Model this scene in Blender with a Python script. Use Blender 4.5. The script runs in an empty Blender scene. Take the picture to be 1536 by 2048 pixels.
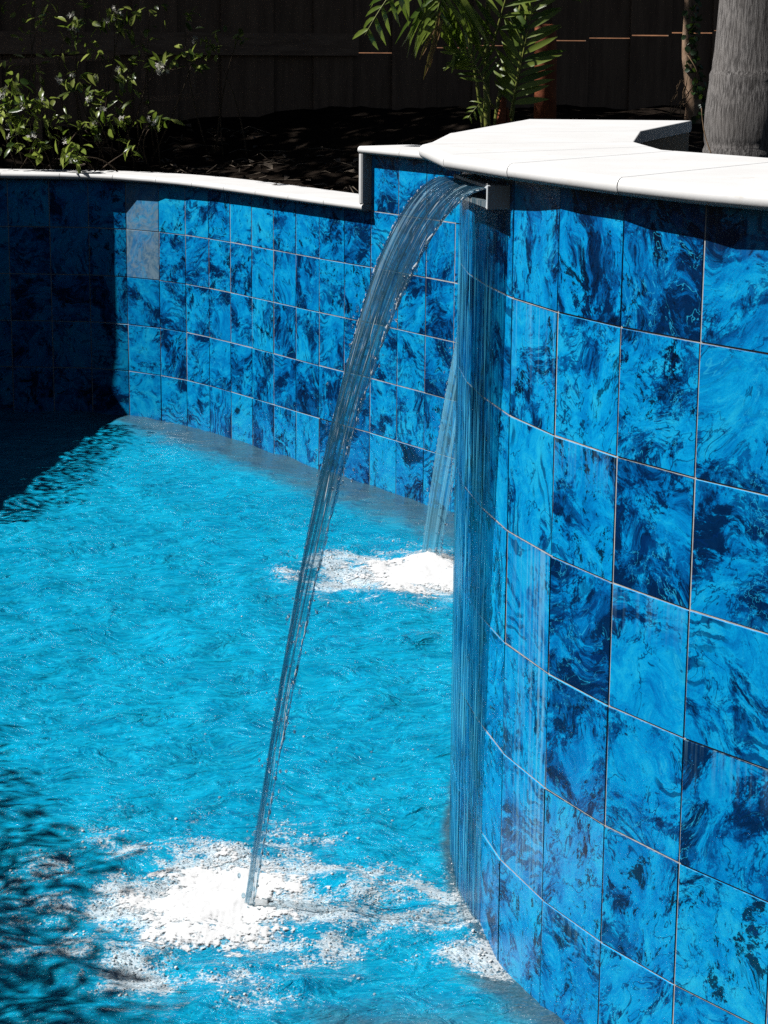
import bpy, bmesh, math, random
import numpy as np
from mathutils import Vector, Matrix, noise as mnoise

random.seed(7)
rng = np.random.default_rng(11)
scene = bpy.context.scene
col = scene.collection
R = math.radians

# ------------------------------------------------------------------ sun / camera
EL = R(50.0)
BETA = R(-3.5)                                   # heading of the light on the ground plane
TRAVEL = np.array([math.cos(EL) * math.cos(BETA), math.cos(EL) * math.sin(BETA), -math.sin(EL)])
CAM_Z, CAM_F, CAM_TH, CAM_ROLL = 2.4524, 4300.0, .22264, .008274

world = bpy.data.worlds.new("World")
scene.world = world
world.use_nodes = True
wn = world.node_tree
bgd = wn.nodes["Background"]
sky = wn.nodes.new("ShaderNodeTexSky")
sky.sky_type = 'NISHITA'
sky.sun_disc = False
sky.sun_elevation = EL
sky.sun_rotation = math.atan2(-TRAVEL[0], -TRAVEL[1])
wn.links.new(sky.outputs[0], bgd.inputs[0])
bgd.inputs[1].default_value = 0.021

sl = bpy.data.lights.new("sun", 'SUN')
sl.energy = 5.0
sl.angle = R(0.5)
sl.color = (1.0, 0.985, 0.965)
so = bpy.data.objects.new("sun", sl)
col.objects.link(so)
so.rotation_euler = Vector(TRAVEL).to_track_quat('-Z', 'Y').to_euler()
so.location = (-10, 5, 12)

cd = bpy.data.cameras.new("camera")
cam = bpy.data.objects.new("camera", cd)
col.objects.link(cam)
scene.camera = cam
cd.sensor_fit = 'VERTICAL'
cd.sensor_height = 36.0
cd.lens = CAM_F / 2048 * 36.0
cd.clip_start = 0.05
cd.clip_end = 500
_c, _s = math.cos(CAM_TH), math.sin(CAM_TH)
fwd = Vector((0, _c, -_s)); up = Vector((0, _s, _c)); right = Vector((1, 0, 0))
# image rolled clockwise by CAM_ROLL
r2 = right * math.cos(CAM_ROLL) + up * math.sin(CAM_ROLL)
u2 = up * math.cos(CAM_ROLL) - right * math.sin(CAM_ROLL)
m = Matrix((r2, u2, -fwd)).transposed().to_4x4()
m.translation = (0, 0, CAM_Z)
cam.matrix_world = m

scene.view_settings.view_transform = 'Standard'
scene.view_settings.look = 'None'
scene.view_settings.exposure = 0
scene.render.engine = 'CYCLES'
scene.cycles.max_bounces = 12
scene.cycles.diffuse_bounces = 0
scene.cycles.transparent_max_bounces = 24
scene.cycles.transmission_bounces = 8
scene.cycles.sample_clamp_indirect = 6.0
scene.cycles.caustics_reflective = False
scene.cycles.caustics_refractive = False
scene.cycles.use_denoising = False
scene.cycles.sample_clamp_direct = 5.0


def at(px, py, dep):
    """world point at depth dep on the line through a photo pixel (layout helper)"""
    x, y = px - 768, py - 1024
    cr, sr = math.cos(CAM_ROLL), math.sin(CAM_ROLL)
    X, Y = (cr * x + sr * y) / CAM_F, (sr * x - cr * y) / CAM_F
    d = np.array([X, _c + Y * _s, -_s + Y * _c])
    p = d * (dep / d[1])
    p[2] += CAM_Z
    return p


# ------------------------------------------------------------------ object helpers
def tag(o, label=None, cat=None, group=None, kind=None):
    if label: o['label'] = label
    if cat: o['category'] = cat
    if group: o['group'] = group
    if kind: o['kind'] = kind
    return o


def empty(name, loc, label, cat, group=None):
    o = bpy.data.objects.new(name, None)
    col.objects.link(o)
    o.location = loc
    o.empty_display_size = 0.1
    return tag(o, label, cat, group)


def mesh(name, V, F, mat, parent=None, smooth=False, uv=None, attrs=None, mats=None, midx=None):
    """link ONE mesh object; V in world coordinates"""
    V = np.asarray(V, dtype=float).reshape(-1, 3)
    if parent is not None:
        V = V - np.array(parent_world(parent))
    me = bpy.data.meshes.new(name)
    if isinstance(F, np.ndarray):
        n, k = F.shape
        me.vertices.add(len(V)); me.vertices.foreach_set("co", V.ravel())
        me.loops.add(n * k); me.loops.foreach_set("vertex_index", F.astype(np.int32).ravel())
        me.polygons.add(n)
        me.polygons.foreach_set("loop_start", np.arange(0, n * k, k, dtype=np.int32))
        me.polygons.foreach_set("loop_total", np.full(n, k, dtype=np.int32))
        me.update(calc_edges=True)
    else:
        me.from_pydata([tuple(v) for v in V], [], [tuple(f) for f in F])
        me.update()
    for mm in (mats or [mat]):
        me.materials.append(mm)
    if midx is not None:
        me.polygons.foreach_set("material_index", np.asarray(midx, dtype=np.int32))
    if smooth:
        me.polygons.foreach_set("use_smooth", np.ones(len(me.polygons), dtype=bool))
    if attrs:
        for nm, (dom, typ, data) in attrs.items():
            a = me.attributes.new(nm, typ, dom)
            data = np.asarray(data, dtype=np.float32)
            key = {'FLOAT': 'value', 'FLOAT_VECTOR': 'vector', 'FLOAT_COLOR': 'color'}[typ]
            a.data.foreach_set(key, data.ravel())
    me.validate()
    o = bpy.data.objects.new(name, me)
    col.objects.link(o)
    if parent is not None:
        o.parent = parent
    return o


def parent_world(o):
    p = np.array(o.location)
    while o.parent is not None:
        o = o.parent
        p = p + np.array(o.location)
    return p


def fbm(x, y, z=0.0, o=4):
    return mnoise.fractal(Vector((x, y, z)), 1.0, 2.1, o)


class MB:
    def __init__(self): self.V = []; self.F = []; self.A = []
    def add(self, V, F, a=None):
        n = len(self.V)
        self.V.extend([tuple(v) for v in V])
        self.F.extend([tuple(i + n for i in f) for f in F])
        if a is not None: self.A.extend([a] * len(V))
    def box(self, c, size, ax=None):
        c = np.array(c); hx, hy, hz = [s / 2 for s in size]
        ex, ey, ez = ax if ax is not None else (np.array([1, 0, 0]), np.array([0, 1, 0]), np.array([0, 0, 1]))
        P = [c + sx * hx * np.array(ex) + sy * hy * np.array(ey) + sz * hz * np.array(ez)
             for sz in (-1, 1) for sy in (-1, 1) for sx in (-1, 1)]
        self.add(P, [(0, 2, 3, 1), (4, 5, 7, 6), (0, 1, 5, 4), (2, 6, 7, 3), (0, 4, 6, 2), (1, 3, 7, 5)])
    def tube(self, pts, radii, n=8, cap=True):
        pts = [np.array(p, float) for p in pts]
        rings = []
        ref = np.array([0.3, 0.9, 0.2])
        for i, p in enumerate(pts):
            t = pts[min(i + 1, len(pts) - 1)] - pts[max(i - 1, 0)]
            t = t / (np.linalg.norm(t) + 1e-9)
            a = np.cross(t, ref); a /= np.linalg.norm(a) + 1e-9
            b = np.cross(t, a)
            r = radii[i] if hasattr(radii, '__len__') else radii
            rings.append([p + r * (math.cos(2 * math.pi * k / n) * a + math.sin(2 * math.pi * k / n) * b) for k in range(n)])
        V = [v for rg in rings for v in rg]
        F = [(i * n + k, i * n + (k + 1) % n, (i + 1) * n + (k + 1) % n, (i + 1) * n + k)
             for i in range(len(pts) - 1) for k in range(n)]
        if cap:
            F.append(tuple(range(n))[::-1]); F.append(tuple((len(pts) - 1) * n + k for k in range(n)))
        self.add(V, F)
    def build(self, name, mat, parent=None, smooth=False):
        at_ = {'rnd': ('POINT', 'FLOAT', self.A)} if len(self.A) == len(self.V) and self.A else None
        return mesh(name, self.V, self.F, mat, parent, smooth, attrs=at_)


# ------------------------------------------------------------------ node helpers
class NT:
    def __init__(self, name):
        self.m = bpy.data.materials.new(name)
        self.m.use_nodes = True
        self.t = self.m.node_tree
        self.t.nodes.clear()
        self.out = self.t.nodes.new("ShaderNodeOutputMaterial")
    def n(self, typ, **kw):
        nd = self.t.nodes.new(typ)
        for k, v in kw.items():
            if k.startswith('i_'):
                k2 = k[2:]
                key = int(k2) if k2.isdigit() else k2.replace('_', ' ')
                self.set(nd, key, v)
            else:
                setattr(nd, k, v)
        return nd
    def set(self, nd, key, v):
        if isinstance(v, bpy.types.NodeSocket): self.t.links.new(v, nd.inputs[key])
        elif isinstance(v, bpy.types.Node): self.t.links.new(v.outputs[0], nd.inputs[key])
        else: nd.inputs[key].default_value = v
    def math(self, op, a, b=None, c=None, clamp=False):
        nd = self.n("ShaderNodeMath", operation=op, use_clamp=clamp)
        self.set(nd, 0, a)
        if b is not None: self.set(nd, 1, b)
        if c is not None: self.set(nd, 2, c)
        return nd.outputs[0]
    def vmath(self, op, a, b=None, s=None):
        nd = self.n("ShaderNodeVectorMath", operation=op)
        self.set(nd, 0, a)
        if b is not None: self.set(nd, 1, b)
        if s is not None: self.set(nd, 'Scale', s)
        return nd.outputs[0]
    def mapr(self, v, a, b, c=0.0, d=1.0, smooth=True):
        nd = self.n("ShaderNodeMapRange", interpolation_type='SMOOTHSTEP' if smooth else 'LINEAR')
        self.set(nd, 0, v)
        for i, q in enumerate((a, b, c, d)): self.set(nd, i + 1, q)
        return nd.outputs[0]
    def noise(self, vec, scale, detail=4, rough=.55, dist=0.0, lac=2.0, color=False):
        nd = self.n("ShaderNodeTexNoise")
        if vec is not None: self.set(nd, 'Vector', vec)
        self.set(nd, 'Scale', scale); self.set(nd, 'Detail', detail); self.set(nd, 'Roughness', rough)
        self.set(nd, 'Distortion', dist); self.set(nd, 'Lacunarity', lac)
        return nd.outputs['Color' if color else 'Fac']
    def ramp(self, fac, stops, interp='LINEAR'):
        nd = self.n("ShaderNodeValToRGB")
        nd.color_ramp.interpolation = interp
        el = nd.color_ramp.elements
        while len(el) > 1: el.remove(el[0])
        el[0].position = stops[0][0]; el[0].color = (*stops[0][1], 1)
        for p, c in stops[1:]:
            e = el.new(p); e.color = (*c, 1)
        self.set(nd, 0, fac)
        return nd.outputs[0]
    def mix(self, fac, a, b, blend='MIX'):
        nd = self.n("ShaderNodeMix", data_type='RGBA', blend_type=blend)
        self.set(nd, 0, fac)
        for key, v in ((6, a), (7, b)):
            if isinstance(v, tuple): v = (*v, 1) if len(v) == 3 else v
            self.set(nd, key, v)
        return nd.outputs[2]
    def mixs(self, fac, a, b):
        nd = self.n("ShaderNodeMixShader")
        self.set(nd, 0, fac); self.set(nd, 1, a); self.set(nd, 2, b)
        return nd.outputs[0]
    def attr(self, name, out='Fac'):
        nd = self.n("ShaderNodeAttribute", attribute_name=name)
        return nd.outputs[out]
    def obj(self):
        return self.n("ShaderNodeTexCoord").outputs['Object']
    def geo(self, out='Position'):
        return self.n("ShaderNodeNewGeometry").outputs[out]
    def scale(self, v, s):
        return self.vmath('MULTIPLY', v, tuple(s) if hasattr(s, '__len__') else (s, s, s))
    def bump(self, h, strength=.5, dist=.01, normal=None):
        nd = self.n("ShaderNodeBump")
        self.set(nd, 'Height', h); self.set(nd, 'Strength', strength); self.set(nd, 'Distance', dist)
        if normal is not None: self.set(nd, 'Normal', normal)
        return nd.outputs[0]
    def principled(self, **kw):
        nd = self.n("ShaderNodeBsdfPrincipled")
        for k, v in kw.items():
            key = k.replace('_', ' ')
            if isinstance(v, tuple) and len(v) == 3: v = (*v, 1)
            self.set(nd, key, v)
        return nd.outputs[0]
    def done(self, sh):
        self.t.links.new(sh, self.out.inputs[0])
        return self.m


# ------------------------------------------------------------------ materials
def mat_tile():
    g = NT("blue_marble_tile")
    p = g.attr('tuv', 'Vector')
    rnd = g.n("ShaderNodeSeparateColor", i_0=g.attr('trnd', 'Color'))
    bright, pale, typ = rnd.outputs[0], rnd.outputs[1], rnd.outputs[2]
    w1 = g.vmath('SUBTRACT', g.noise(p, 4.2, 2, .5, color=True), (.5, .5, .5))
    p2 = g.vmath('ADD', p, g.vmath('SCALE', w1, s=0.26))
    w2 = g.vmath('SUBTRACT', g.noise(p2, 19.0, 3, .6, color=True), (.5, .5, .5))
    p3 = g.vmath('ADD', p2, g.vmath('SCALE', w2, s=0.022))
    ps = g.scale(p3, (1.0, 1.5, 1.0))
    sub = lambda x, k: g.math('MULTIPLY', g.math('SUBTRACT', x, .5), k)
    add = lambda *a: a[0] if len(a) == 1 else g.math('ADD', a[0], add(*a[1:]))
    big = g.noise(ps, 4.3, 3, .55)
    rag = g.noise(ps, 24.0, 9, .78)                     # ragged detail
    fin = g.noise(p2, 95.0, 5, .75)
    bofs = sub(bright, .15)
    # smooth azure ground
    gn = g.noise(ps, 9.0, 9, .72)
    c = g.ramp(add(gn, bofs, sub(fin, .25)), [(.30, (.001, .165, .50)), (.43, (.001, .29, .74)), (.55, (.003, .45, .93)), (.72, (.022, .62, 1.0))])
    # deep blue clouds with torn edges
    d1 = add(big, sub(rag, .95), sub(fin, .34), g.math('MULTIPLY', bofs, -1.0))
    m1 = g.mapr(d1, .497, .58)
    deep = g.mix(g.mapr(add(g.noise(p3, 30.0, 6, .7), sub(fin, .5)), .38, .62), (.001, .045, .19), (.001, .13, .43))
    c = g.mix(g.math('MULTIPLY', m1, .90), c, deep)
    # navy cores and soot-black blotches
    m2 = g.mapr(add(d1, sub(g.noise(p2, 9.0, 4, .6), .6)), .60, .66)
    c = g.mix(g.math('MULTIPLY', m2, .9), c, (.0008, .012, .055))
    bn = add(g.noise(g.scale(p2, (1.3, .85, 1)), 10.0, 4, .6), sub(rag, .8), sub(fin, .5))
    bl = g.math('MULTIPLY', g.mapr(bn, .60, .65), g.mapr(typ, .55, .62))
    c = g.mix(g.math('MULTIPLY', bl, .93), c, (.0008, .005, .018))
    # agate lines on some tiles
    wav = g.n("ShaderNodeTexWave", wave_type='BANDS', bands_direction='Y', wave_profile='SIN')
    g.set(wav, 'Vector', p2); g.set(wav, 'Scale', 8.0); g.set(wav, 'Distortion', 5.5)
    g.set(wav, 'Detail', 4.0); g.set(wav, 'Detail Scale', 1.2); g.set(wav, 'Detail Roughness', .6)
    am = g.math('MULTIPLY', g.mapr(g.noise(p2, 5.0, 3, .5), .50, .58), g.mapr(typ, .45, .30))
    al = g.math('MULTIPLY', g.mapr(add(wav.outputs['Fac'], sub(fin, .8)), .62, .80), am)
    c = g.mix(g.math('MULTIPLY', al, .75), c, (.001, .035, .16))
    # thin veins, dark and pale
    def vein(sc, w, seed_scale, lo, hi):
        vn = g.math('ABSOLUTE', g.math('SUBTRACT', g.noise(p3, sc, 4, .62), .5))
        return g.math('MULTIPLY', g.mapr(vn, 0.0, w, 1.0, 0.0), g.mapr(g.noise(p, seed_scale, 2), lo, hi))
    c = g.mix(g.math('MULTIPLY', vein(6.5, .013, 4.0, .42, .52), .88), c, (.001, .03, .14))
    c = g.mix(g.math('MULTIPLY', vein(11.5, .010, 5.0, .46, .56), .75), c, (.03, .58, .97))
    c = g.mix(g.math('MULTIPLY', vein(15.0, .012, 7.0, .50, .60), .7), c, (.001, .06, .24))
    # grain
    gr = g.noise(p, 420.0, 2, .7)
    c = g.mix(g.mapr(gr, .46, .72, 0.0, .55), c, g.mix(.7, c, (.001, .05, .2)))
    # greyer tiles and a streak carry painted sun glare; lime at the joints
    pm = g.math('MULTIPLY', pale, g.mapr(add(big, sub(rag, .8)), .30, .62, .45, 1.0))
    c = g.mix(pm, c, g.mix(g.mapr(rag, .4, .6), (.12, .27, .40), (.30, .47, .59)))
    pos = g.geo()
    glare_lime = g.math('MAXIMUM', g.attr('glare_lime'), 0.0)
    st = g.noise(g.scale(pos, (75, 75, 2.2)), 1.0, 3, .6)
    c = g.mix(g.math('MULTIPLY', g.math('MULTIPLY', glare_lime, g.mapr(st, .45, .66)), .8), c, (.36, .78, .97))
    bmp = g.bump(g.math('ADD', rag, g.math('MULTIPLY', gr, .4)), .22, .0010)
    sh = g.principled(Base_Color=c, Roughness=g.mapr(fin, .3, .7, .18, .34), Normal=bmp, Specular_IOR_Level=.36)
    return g.done(sh)


def mat_plain(name, c1, c2, scale=12, rough=.7, bump=.3, bdist=.004, detail=6, stretch=None, spec=None):
    g = NT(name)
    p = g.geo()
    if stretch: p = g.scale(p, stretch)
    n1 = g.noise(p, scale, detail, .6)
    n2 = g.noise(p, scale * 7.3, 4, .65)
    f = g.math('ADD', g.math('MULTIPLY', n1, .7), g.math('MULTIPLY', n2, .3))
    c = g.mix(g.mapr(f, .32, .68), c1, c2)
    kw = dict(Base_Color=c, Roughness=rough, Normal=g.bump(f, bump, bdist))
    if spec is not None: kw['Specular_IOR_Level'] = spec
    return g.done(g.principled(**kw))


def mat_coping():
    g = NT("pale_limestone_coping")
    p = g.geo()
    n1 = g.noise(p, 5, 6, .6); n2 = g.noise(p, 60, 5, .7)
    c = g.mix(g.mapr(n1, .35, .65), (.88, .865, .84), (.93, .92, .90))
    st = g.noise(g.scale(p, (1, 1, 3)), 14, 6, .65)
    c = g.mix(g.mapr(st, .60, .76, 0, .34), c, (.60, .50, .38))
    c = g.mix(g.mapr(n2, .60, .74, 0, .16), c, (.55, .52, .48))
    return g.done(g.principled(Base_Color=c, Roughness=.62, Normal=g.bump(n2, .35, .0012)))


def mat_water():
    g = NT("pool_water")
    p = g.geo()
    shallow, foam, calm = g.attr('shallow'), g.attr('foam'), g.attr('calm')
    pw = g.vmath('ADD', p, g.vmath('SCALE', g.vmath('SUBTRACT', g.noise(p, 3.0, 2, .5, color=True), (.5, .5, .5)), s=.25))
    # capillary ripples
    r0 = g.noise(g.scale(pw, (.8, 1.2, 1)), 4.5, 2, .5, .6)
    r1 = g.math('ADD', g.math('MULTIPLY', r0, 1.1), g.noise(g.scale(pw, (.75, 1.4, 1)), 11, 4, .55, .7))
    r2 = g.noise(g.scale(pw, (.8, 1.3, 1)), 30, 3, .5, .8)
    r3 = g.noise(pw, 95, 2, .5, .5)
    h = g.math('ADD', g.math('MULTIPLY', r1, 1.0), g.math('ADD', g.math('MULTIPLY', r2, .42), g.math('MULTIPLY', r3, .16)))
    nrm = g.bump(h, g.mapr(calm, 0, 1, .95, .25), .040)
    hd = g.math('ADD', r1, g.math('MULTIPLY', r2, .22))
    nrm_d = g.bump(hd, g.mapr(calm, 0, 1, .9, .3), .034)
    # turquoise, aerated water; grey render of the ledge shows through beside the walls
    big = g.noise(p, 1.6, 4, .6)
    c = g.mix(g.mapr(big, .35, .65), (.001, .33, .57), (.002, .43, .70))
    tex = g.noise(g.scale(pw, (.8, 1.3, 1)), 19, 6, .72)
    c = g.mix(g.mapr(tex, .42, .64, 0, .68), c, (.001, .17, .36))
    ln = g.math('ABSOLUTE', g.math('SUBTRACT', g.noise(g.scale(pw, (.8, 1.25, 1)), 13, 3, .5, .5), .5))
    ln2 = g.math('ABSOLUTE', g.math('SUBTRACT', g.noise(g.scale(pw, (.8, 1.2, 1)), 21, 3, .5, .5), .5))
    c = g.mix(g.math('ADD', g.mapr(ln, 0, .05, .34, 0), g.mapr(ln2, 0, .06, .20, 0)), c, (.02, .62, .88))  # bright caustic lines painted into the water colour
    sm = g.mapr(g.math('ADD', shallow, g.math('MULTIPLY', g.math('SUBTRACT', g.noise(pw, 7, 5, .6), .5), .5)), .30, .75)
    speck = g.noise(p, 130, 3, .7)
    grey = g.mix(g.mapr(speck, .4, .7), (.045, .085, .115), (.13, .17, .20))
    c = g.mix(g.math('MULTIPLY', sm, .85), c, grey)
    body = g.n("ShaderNodeBsdfDiffuse")
    # froth
    fn = g.math('MULTIPLY', g.math('SUBTRACT', g.noise(p, 75, 5, .8), .5), 2.3)
    fm = g.mapr(g.math('ADD', foam, fn), .38, .66)
    c = g.mix(g.math('MULTIPLY', fm, .78), c, (.88, .95, .98))
    g.set(body, 'Color', c); g.set(body, 'Normal', nrm_d)
    gl = g.n("ShaderNodeBsdfGlossy")
    g.set(gl, 'Roughness', .10); g.set(gl, 'Normal', nrm); g.set(gl, 'Color', (.95, .98, 1, 1))
    fr = g.n("ShaderNodeFresnel"); g.set(fr, 'IOR', 1.33); g.set(fr, 'Normal', nrm)
    return g.done(g.mixs(g.math('MULTIPLY', fr.outputs[0], .85), body.outputs[0], gl.outputs[0]))


def mat_sheet(name="falling_water", rim=False, clear=0.0):
    g = NT(name)
    fl = g.attr('flow', 'Vector')
    fy = g.n("ShaderNodeSeparateXYZ", i_0=fl).outputs[1]
    if rim:
        st = g.noise(g.geo(), 160, 3, .6)
        hh = st
    else:
        st = g.noise(g.scale(fl, (85, 1.5, 1)), 1.0, 3, .55, .15)
        hh = g.math('ADD', st, g.math('MULTIPLY', g.noise(g.scale(fl, (34, 1.2, 1)), 1.0, 3, .5), .8))
    nrm = g.bump(hh, .9, .012)
    tr = g.n("ShaderNodeBsdfTransparent")
    if rim:
        g.set(tr, 'Color', (.80, .92, .96, 1))
    else:
        dk = g.mix(g.mapr(fy, .85, 1.7), (.15 + .67 * clear, .33 + .57 * clear, .44 + .51 * clear), (.84, .93, .97))
        fst = g.noise(g.scale(fl, (150, 2.0, 1)), 1.0, 1, .5)
        k = g.math('ADD', g.math('MULTIPLY', st, .45), g.math('MULTIPLY', fst, .55))
        g.set(tr, 'Color', g.mix(g.mapr(k, .475, .525), dk, (.98, 1.0, 1.0)))
    rf = g.n("ShaderNodeBsdfRefraction")
    g.set(rf, 'IOR', 1.16); g.set(rf, 'Roughness', .02); g.set(rf, 'Color', (.72, .86, .93, 1)); g.set(rf, 'Normal', nrm)
    base = g.mixs(.08 if not rim else .18, tr.outputs[0], rf.outputs[0])
    gl = g.n("ShaderNodeBsdfGlossy"); g.set(gl, 'Roughness', .08); g.set(gl, 'Normal', nrm); g.set(gl, 'Color', (.62, .84, 1, 1))
    fr = g.n("ShaderNodeFresnel"); g.set(fr, 'IOR', 1.33); g.set(fr, 'Normal', nrm)
    f = g.math('ADD', g.math('MULTIPLY', fr.outputs[0], .45), .03, clamp=True)
    sh = g.mixs(f, base, gl.outputs[0])
    wd = g.n("ShaderNodeBsdfDiffuse"); g.set(wd, 'Color', (.88, .95, .98, 1))
    if rim:
        sh = g.mixs(g.mapr(g.noise(g.scale(g.geo(), (90, 90, 55)), 1.0, 2, .6), .53, .60, .0, .6), sh, wd.outputs[0])  # small white highlights painted on the rim
    else:   # white glints painted as threads in the sheet
        th = g.mapr(g.noise(g.scale(fl, (230, 5.0, 1)), 1.0, 3, .6), .63, .68, 0, .90 - .70 * clear)
        g.set(wd, 'Normal', nrm)
        sh = g.mixs(th, sh, wd.outputs[0])
        if not clear:      # body of the moving water: blue-grey, with paler bands along the flow
            band = g.noise(g.scale(fl, (48, .9, 1)), 1.0, 3, .55)
            mk = g.n('ShaderNodeBsdfDiffuse'); g.set(mk, 'Normal', nrm)
            g.set(mk, 'Color', g.mix(g.mapr(band, .54, .68), g.mix(g.mapr(fy, .3, 1.4), (.022, .065, .105), (.04, .24, .36)), (.34, .58, .70)))
            mt = g.n('ShaderNodeBsdfTranslucent'); g.set(mt, 'Color', (.05, .17, .24, 1))
            sh = g.mixs(g.mapr(fy, .1, 1.8, .58, .10), sh, g.mixs(.35, mk.outputs[0], mt.outputs[0]))
        if clear:
            milk = g.n('ShaderNodeBsdfDiffuse'); g.set(milk, 'Color', (.20, .60, .82, 1))
            sh = g.mixs(g.mapr(st, .4, .6, .24, .52), sh, milk.outputs[0])
    return g.done(sh)


def mat_film():
    g = NT("running_water_film")
    fl = g.attr('flow', 'Vector')
    wob = g.vmath('ADD', fl, g.vmath('SCALE', g.vmath('SUBTRACT', g.noise(g.scale(fl, (14, 5, 1)), 1.0, 2, .5, color=True), (.5, .5, .5)), s=.012))
    a = g.noise(g.scale(wob, (105, 1.1, 1)), 1.0, 2, .5)
    b = g.noise(g.scale(wob, (170, 6.0, 1)), 1.0, 2, .5)
    k = g.math('ADD', g.math('MULTIPLY', a, .6), g.math('MULTIPLY', b, .4))
    edge = g.attr('edge')
    nrm = g.bump(k, 1.0, .012)
    tr = g.n("ShaderNodeBsdfTransparent")
    g.set(tr, 'Color', g.mix(g.math('MULTIPLY', edge, g.mapr(k, .535, .475)), (.99, 1.0, 1.0), (.28, .46, .60)))
    gl = g.n("ShaderNodeBsdfGlossy"); g.set(gl, 'Roughness', .16); g.set(gl, 'Normal', nrm); g.set(gl, 'Color', (.75, .93, 1, 1))
    fr = g.n("ShaderNodeFresnel"); g.set(fr, 'IOR', 1.33); g.set(fr, 'Normal', nrm)
    sh = g.mixs(g.math('MULTIPLY', fr.outputs[0], .16), tr.outputs[0], gl.outputs[0])
    wd = g.n("ShaderNodeBsdfDiffuse"); g.set(wd, 'Color', (.10, .66, 1.0, 1))
    c2 = g.noise(g.scale(wob, (150, 2.6, 1)), 1.0, 2, .55)
    sh = g.mixs(g.math('MULTIPLY', edge, g.mapr(c2, .565, .61, 0, .9)), sh, wd.outputs[0])  # caustic glints painted in as cyan threads
    return g.done(sh)


def mat_foam():
    g = NT("white_foam")
    p = g.geo()
    n = g.noise(p, 80, 5, .7)
    c = g.mix(g.mapr(n, .35, .65), (.95, .965, .97), (.98, .985, .99))
    nu = g.vmath('NORMALIZE', g.vmath('ADD', g.vmath('SCALE', g.geo('Normal'), s=.7), (-.25, 0, .8)))
    d = g.n("ShaderNodeBsdfDiffuse"); g.set(d, 'Color', c); g.set(d, 'Normal', g.bump(n, .35, .004, nu))
    t = g.n("ShaderNodeBsdfTransparent")
    lace = g.mapr(g.math('ADD', g.attr('edge'), g.math('MULTIPLY', g.math('SUBTRACT', g.noise(p, 55, 5, .75), .5), 1.5)), .02, .30)
    tl = g.n('ShaderNodeBsdfTranslucent'); g.set(tl, 'Color', (.9, .95, .97, 1))
    return g.done(g.mixs(lace, t.outputs[0], g.mixs(.22, d.outputs[0], tl.outputs[0])))


def mat_bubble():
    g = NT("froth_bubble")
    nu = g.vmath('NORMALIZE', g.vmath('ADD', g.vmath('SCALE', g.geo('Normal'), s=.5), (-.25, 0, .9)))
    d = g.n("ShaderNodeBsdfDiffuse"); g.set(d, 'Normal', nu); g.set(d, 'Color', (.93, .97, .98, 1))
    t = g.n("ShaderNodeBsdfTransparent"); g.set(t, 'Color', (.86, .96, 1, 1))
    gl = g.n("ShaderNodeBsdfGlossy"); g.set(gl, 'Roughness', .12)
    lw = g.n("ShaderNodeLayerWeight"); g.set(lw, 'Blend', .45)
    v = g.attr('rnd')
    f = g.math('ADD', g.math('MULTIPLY', g.math('POWER', v, 2.0), .75), .12, clamp=True)
    return g.done(g.mixs(g.mapr(lw.outputs['Fresnel'], 0, 1, .06, .45), g.mixs(f, t.outputs[0], d.outputs[0]), gl.outputs[0]))


def mat_leaf(name, dark, light, trans=.35, rough=.38):
    g = NT(name)
    p = g.geo()
    v = g.attr('rnd')
    n = g.noise(p, 30, 4, .6)
    f = g.math('ADD', g.math('MULTIPLY', v, .65), g.math('MULTIPLY', n, .35))
    c = g.mix(g.mapr(f, .15, .85), dark, light)
    pr = g.principled(Base_Color=c, Roughness=rough, Normal=g.bump(n, .3, .003))
    tl = g.n("ShaderNodeBsdfTranslucent")
    g.set(tl, 'Color', g.mix(.4, c, (.30, .45, .04)))
    return g.done(g.mixs(trans, pr, tl.outputs[0]))


def mat_trunk():
    g = NT("grey_palm_bark")
    p = g.obj()
    s1 = g.noise(g.scale(p, (210, 210, 17)), 1.0, 6, .72)
    s2 = g.noise(p, 7, 5, .6)
    c = g.mix(g.mapr(s1, .40, .60), (.045, .040, .038), (.30, .28, .265))
    c = g.mix(g.mapr(s2, .35, .7, 0, .5), c, (.19, .17, .155))
    return g.done(g.principled(Base_Color=c, Roughness=.85, Normal=g.bump(s1, .8, .006)))


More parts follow.
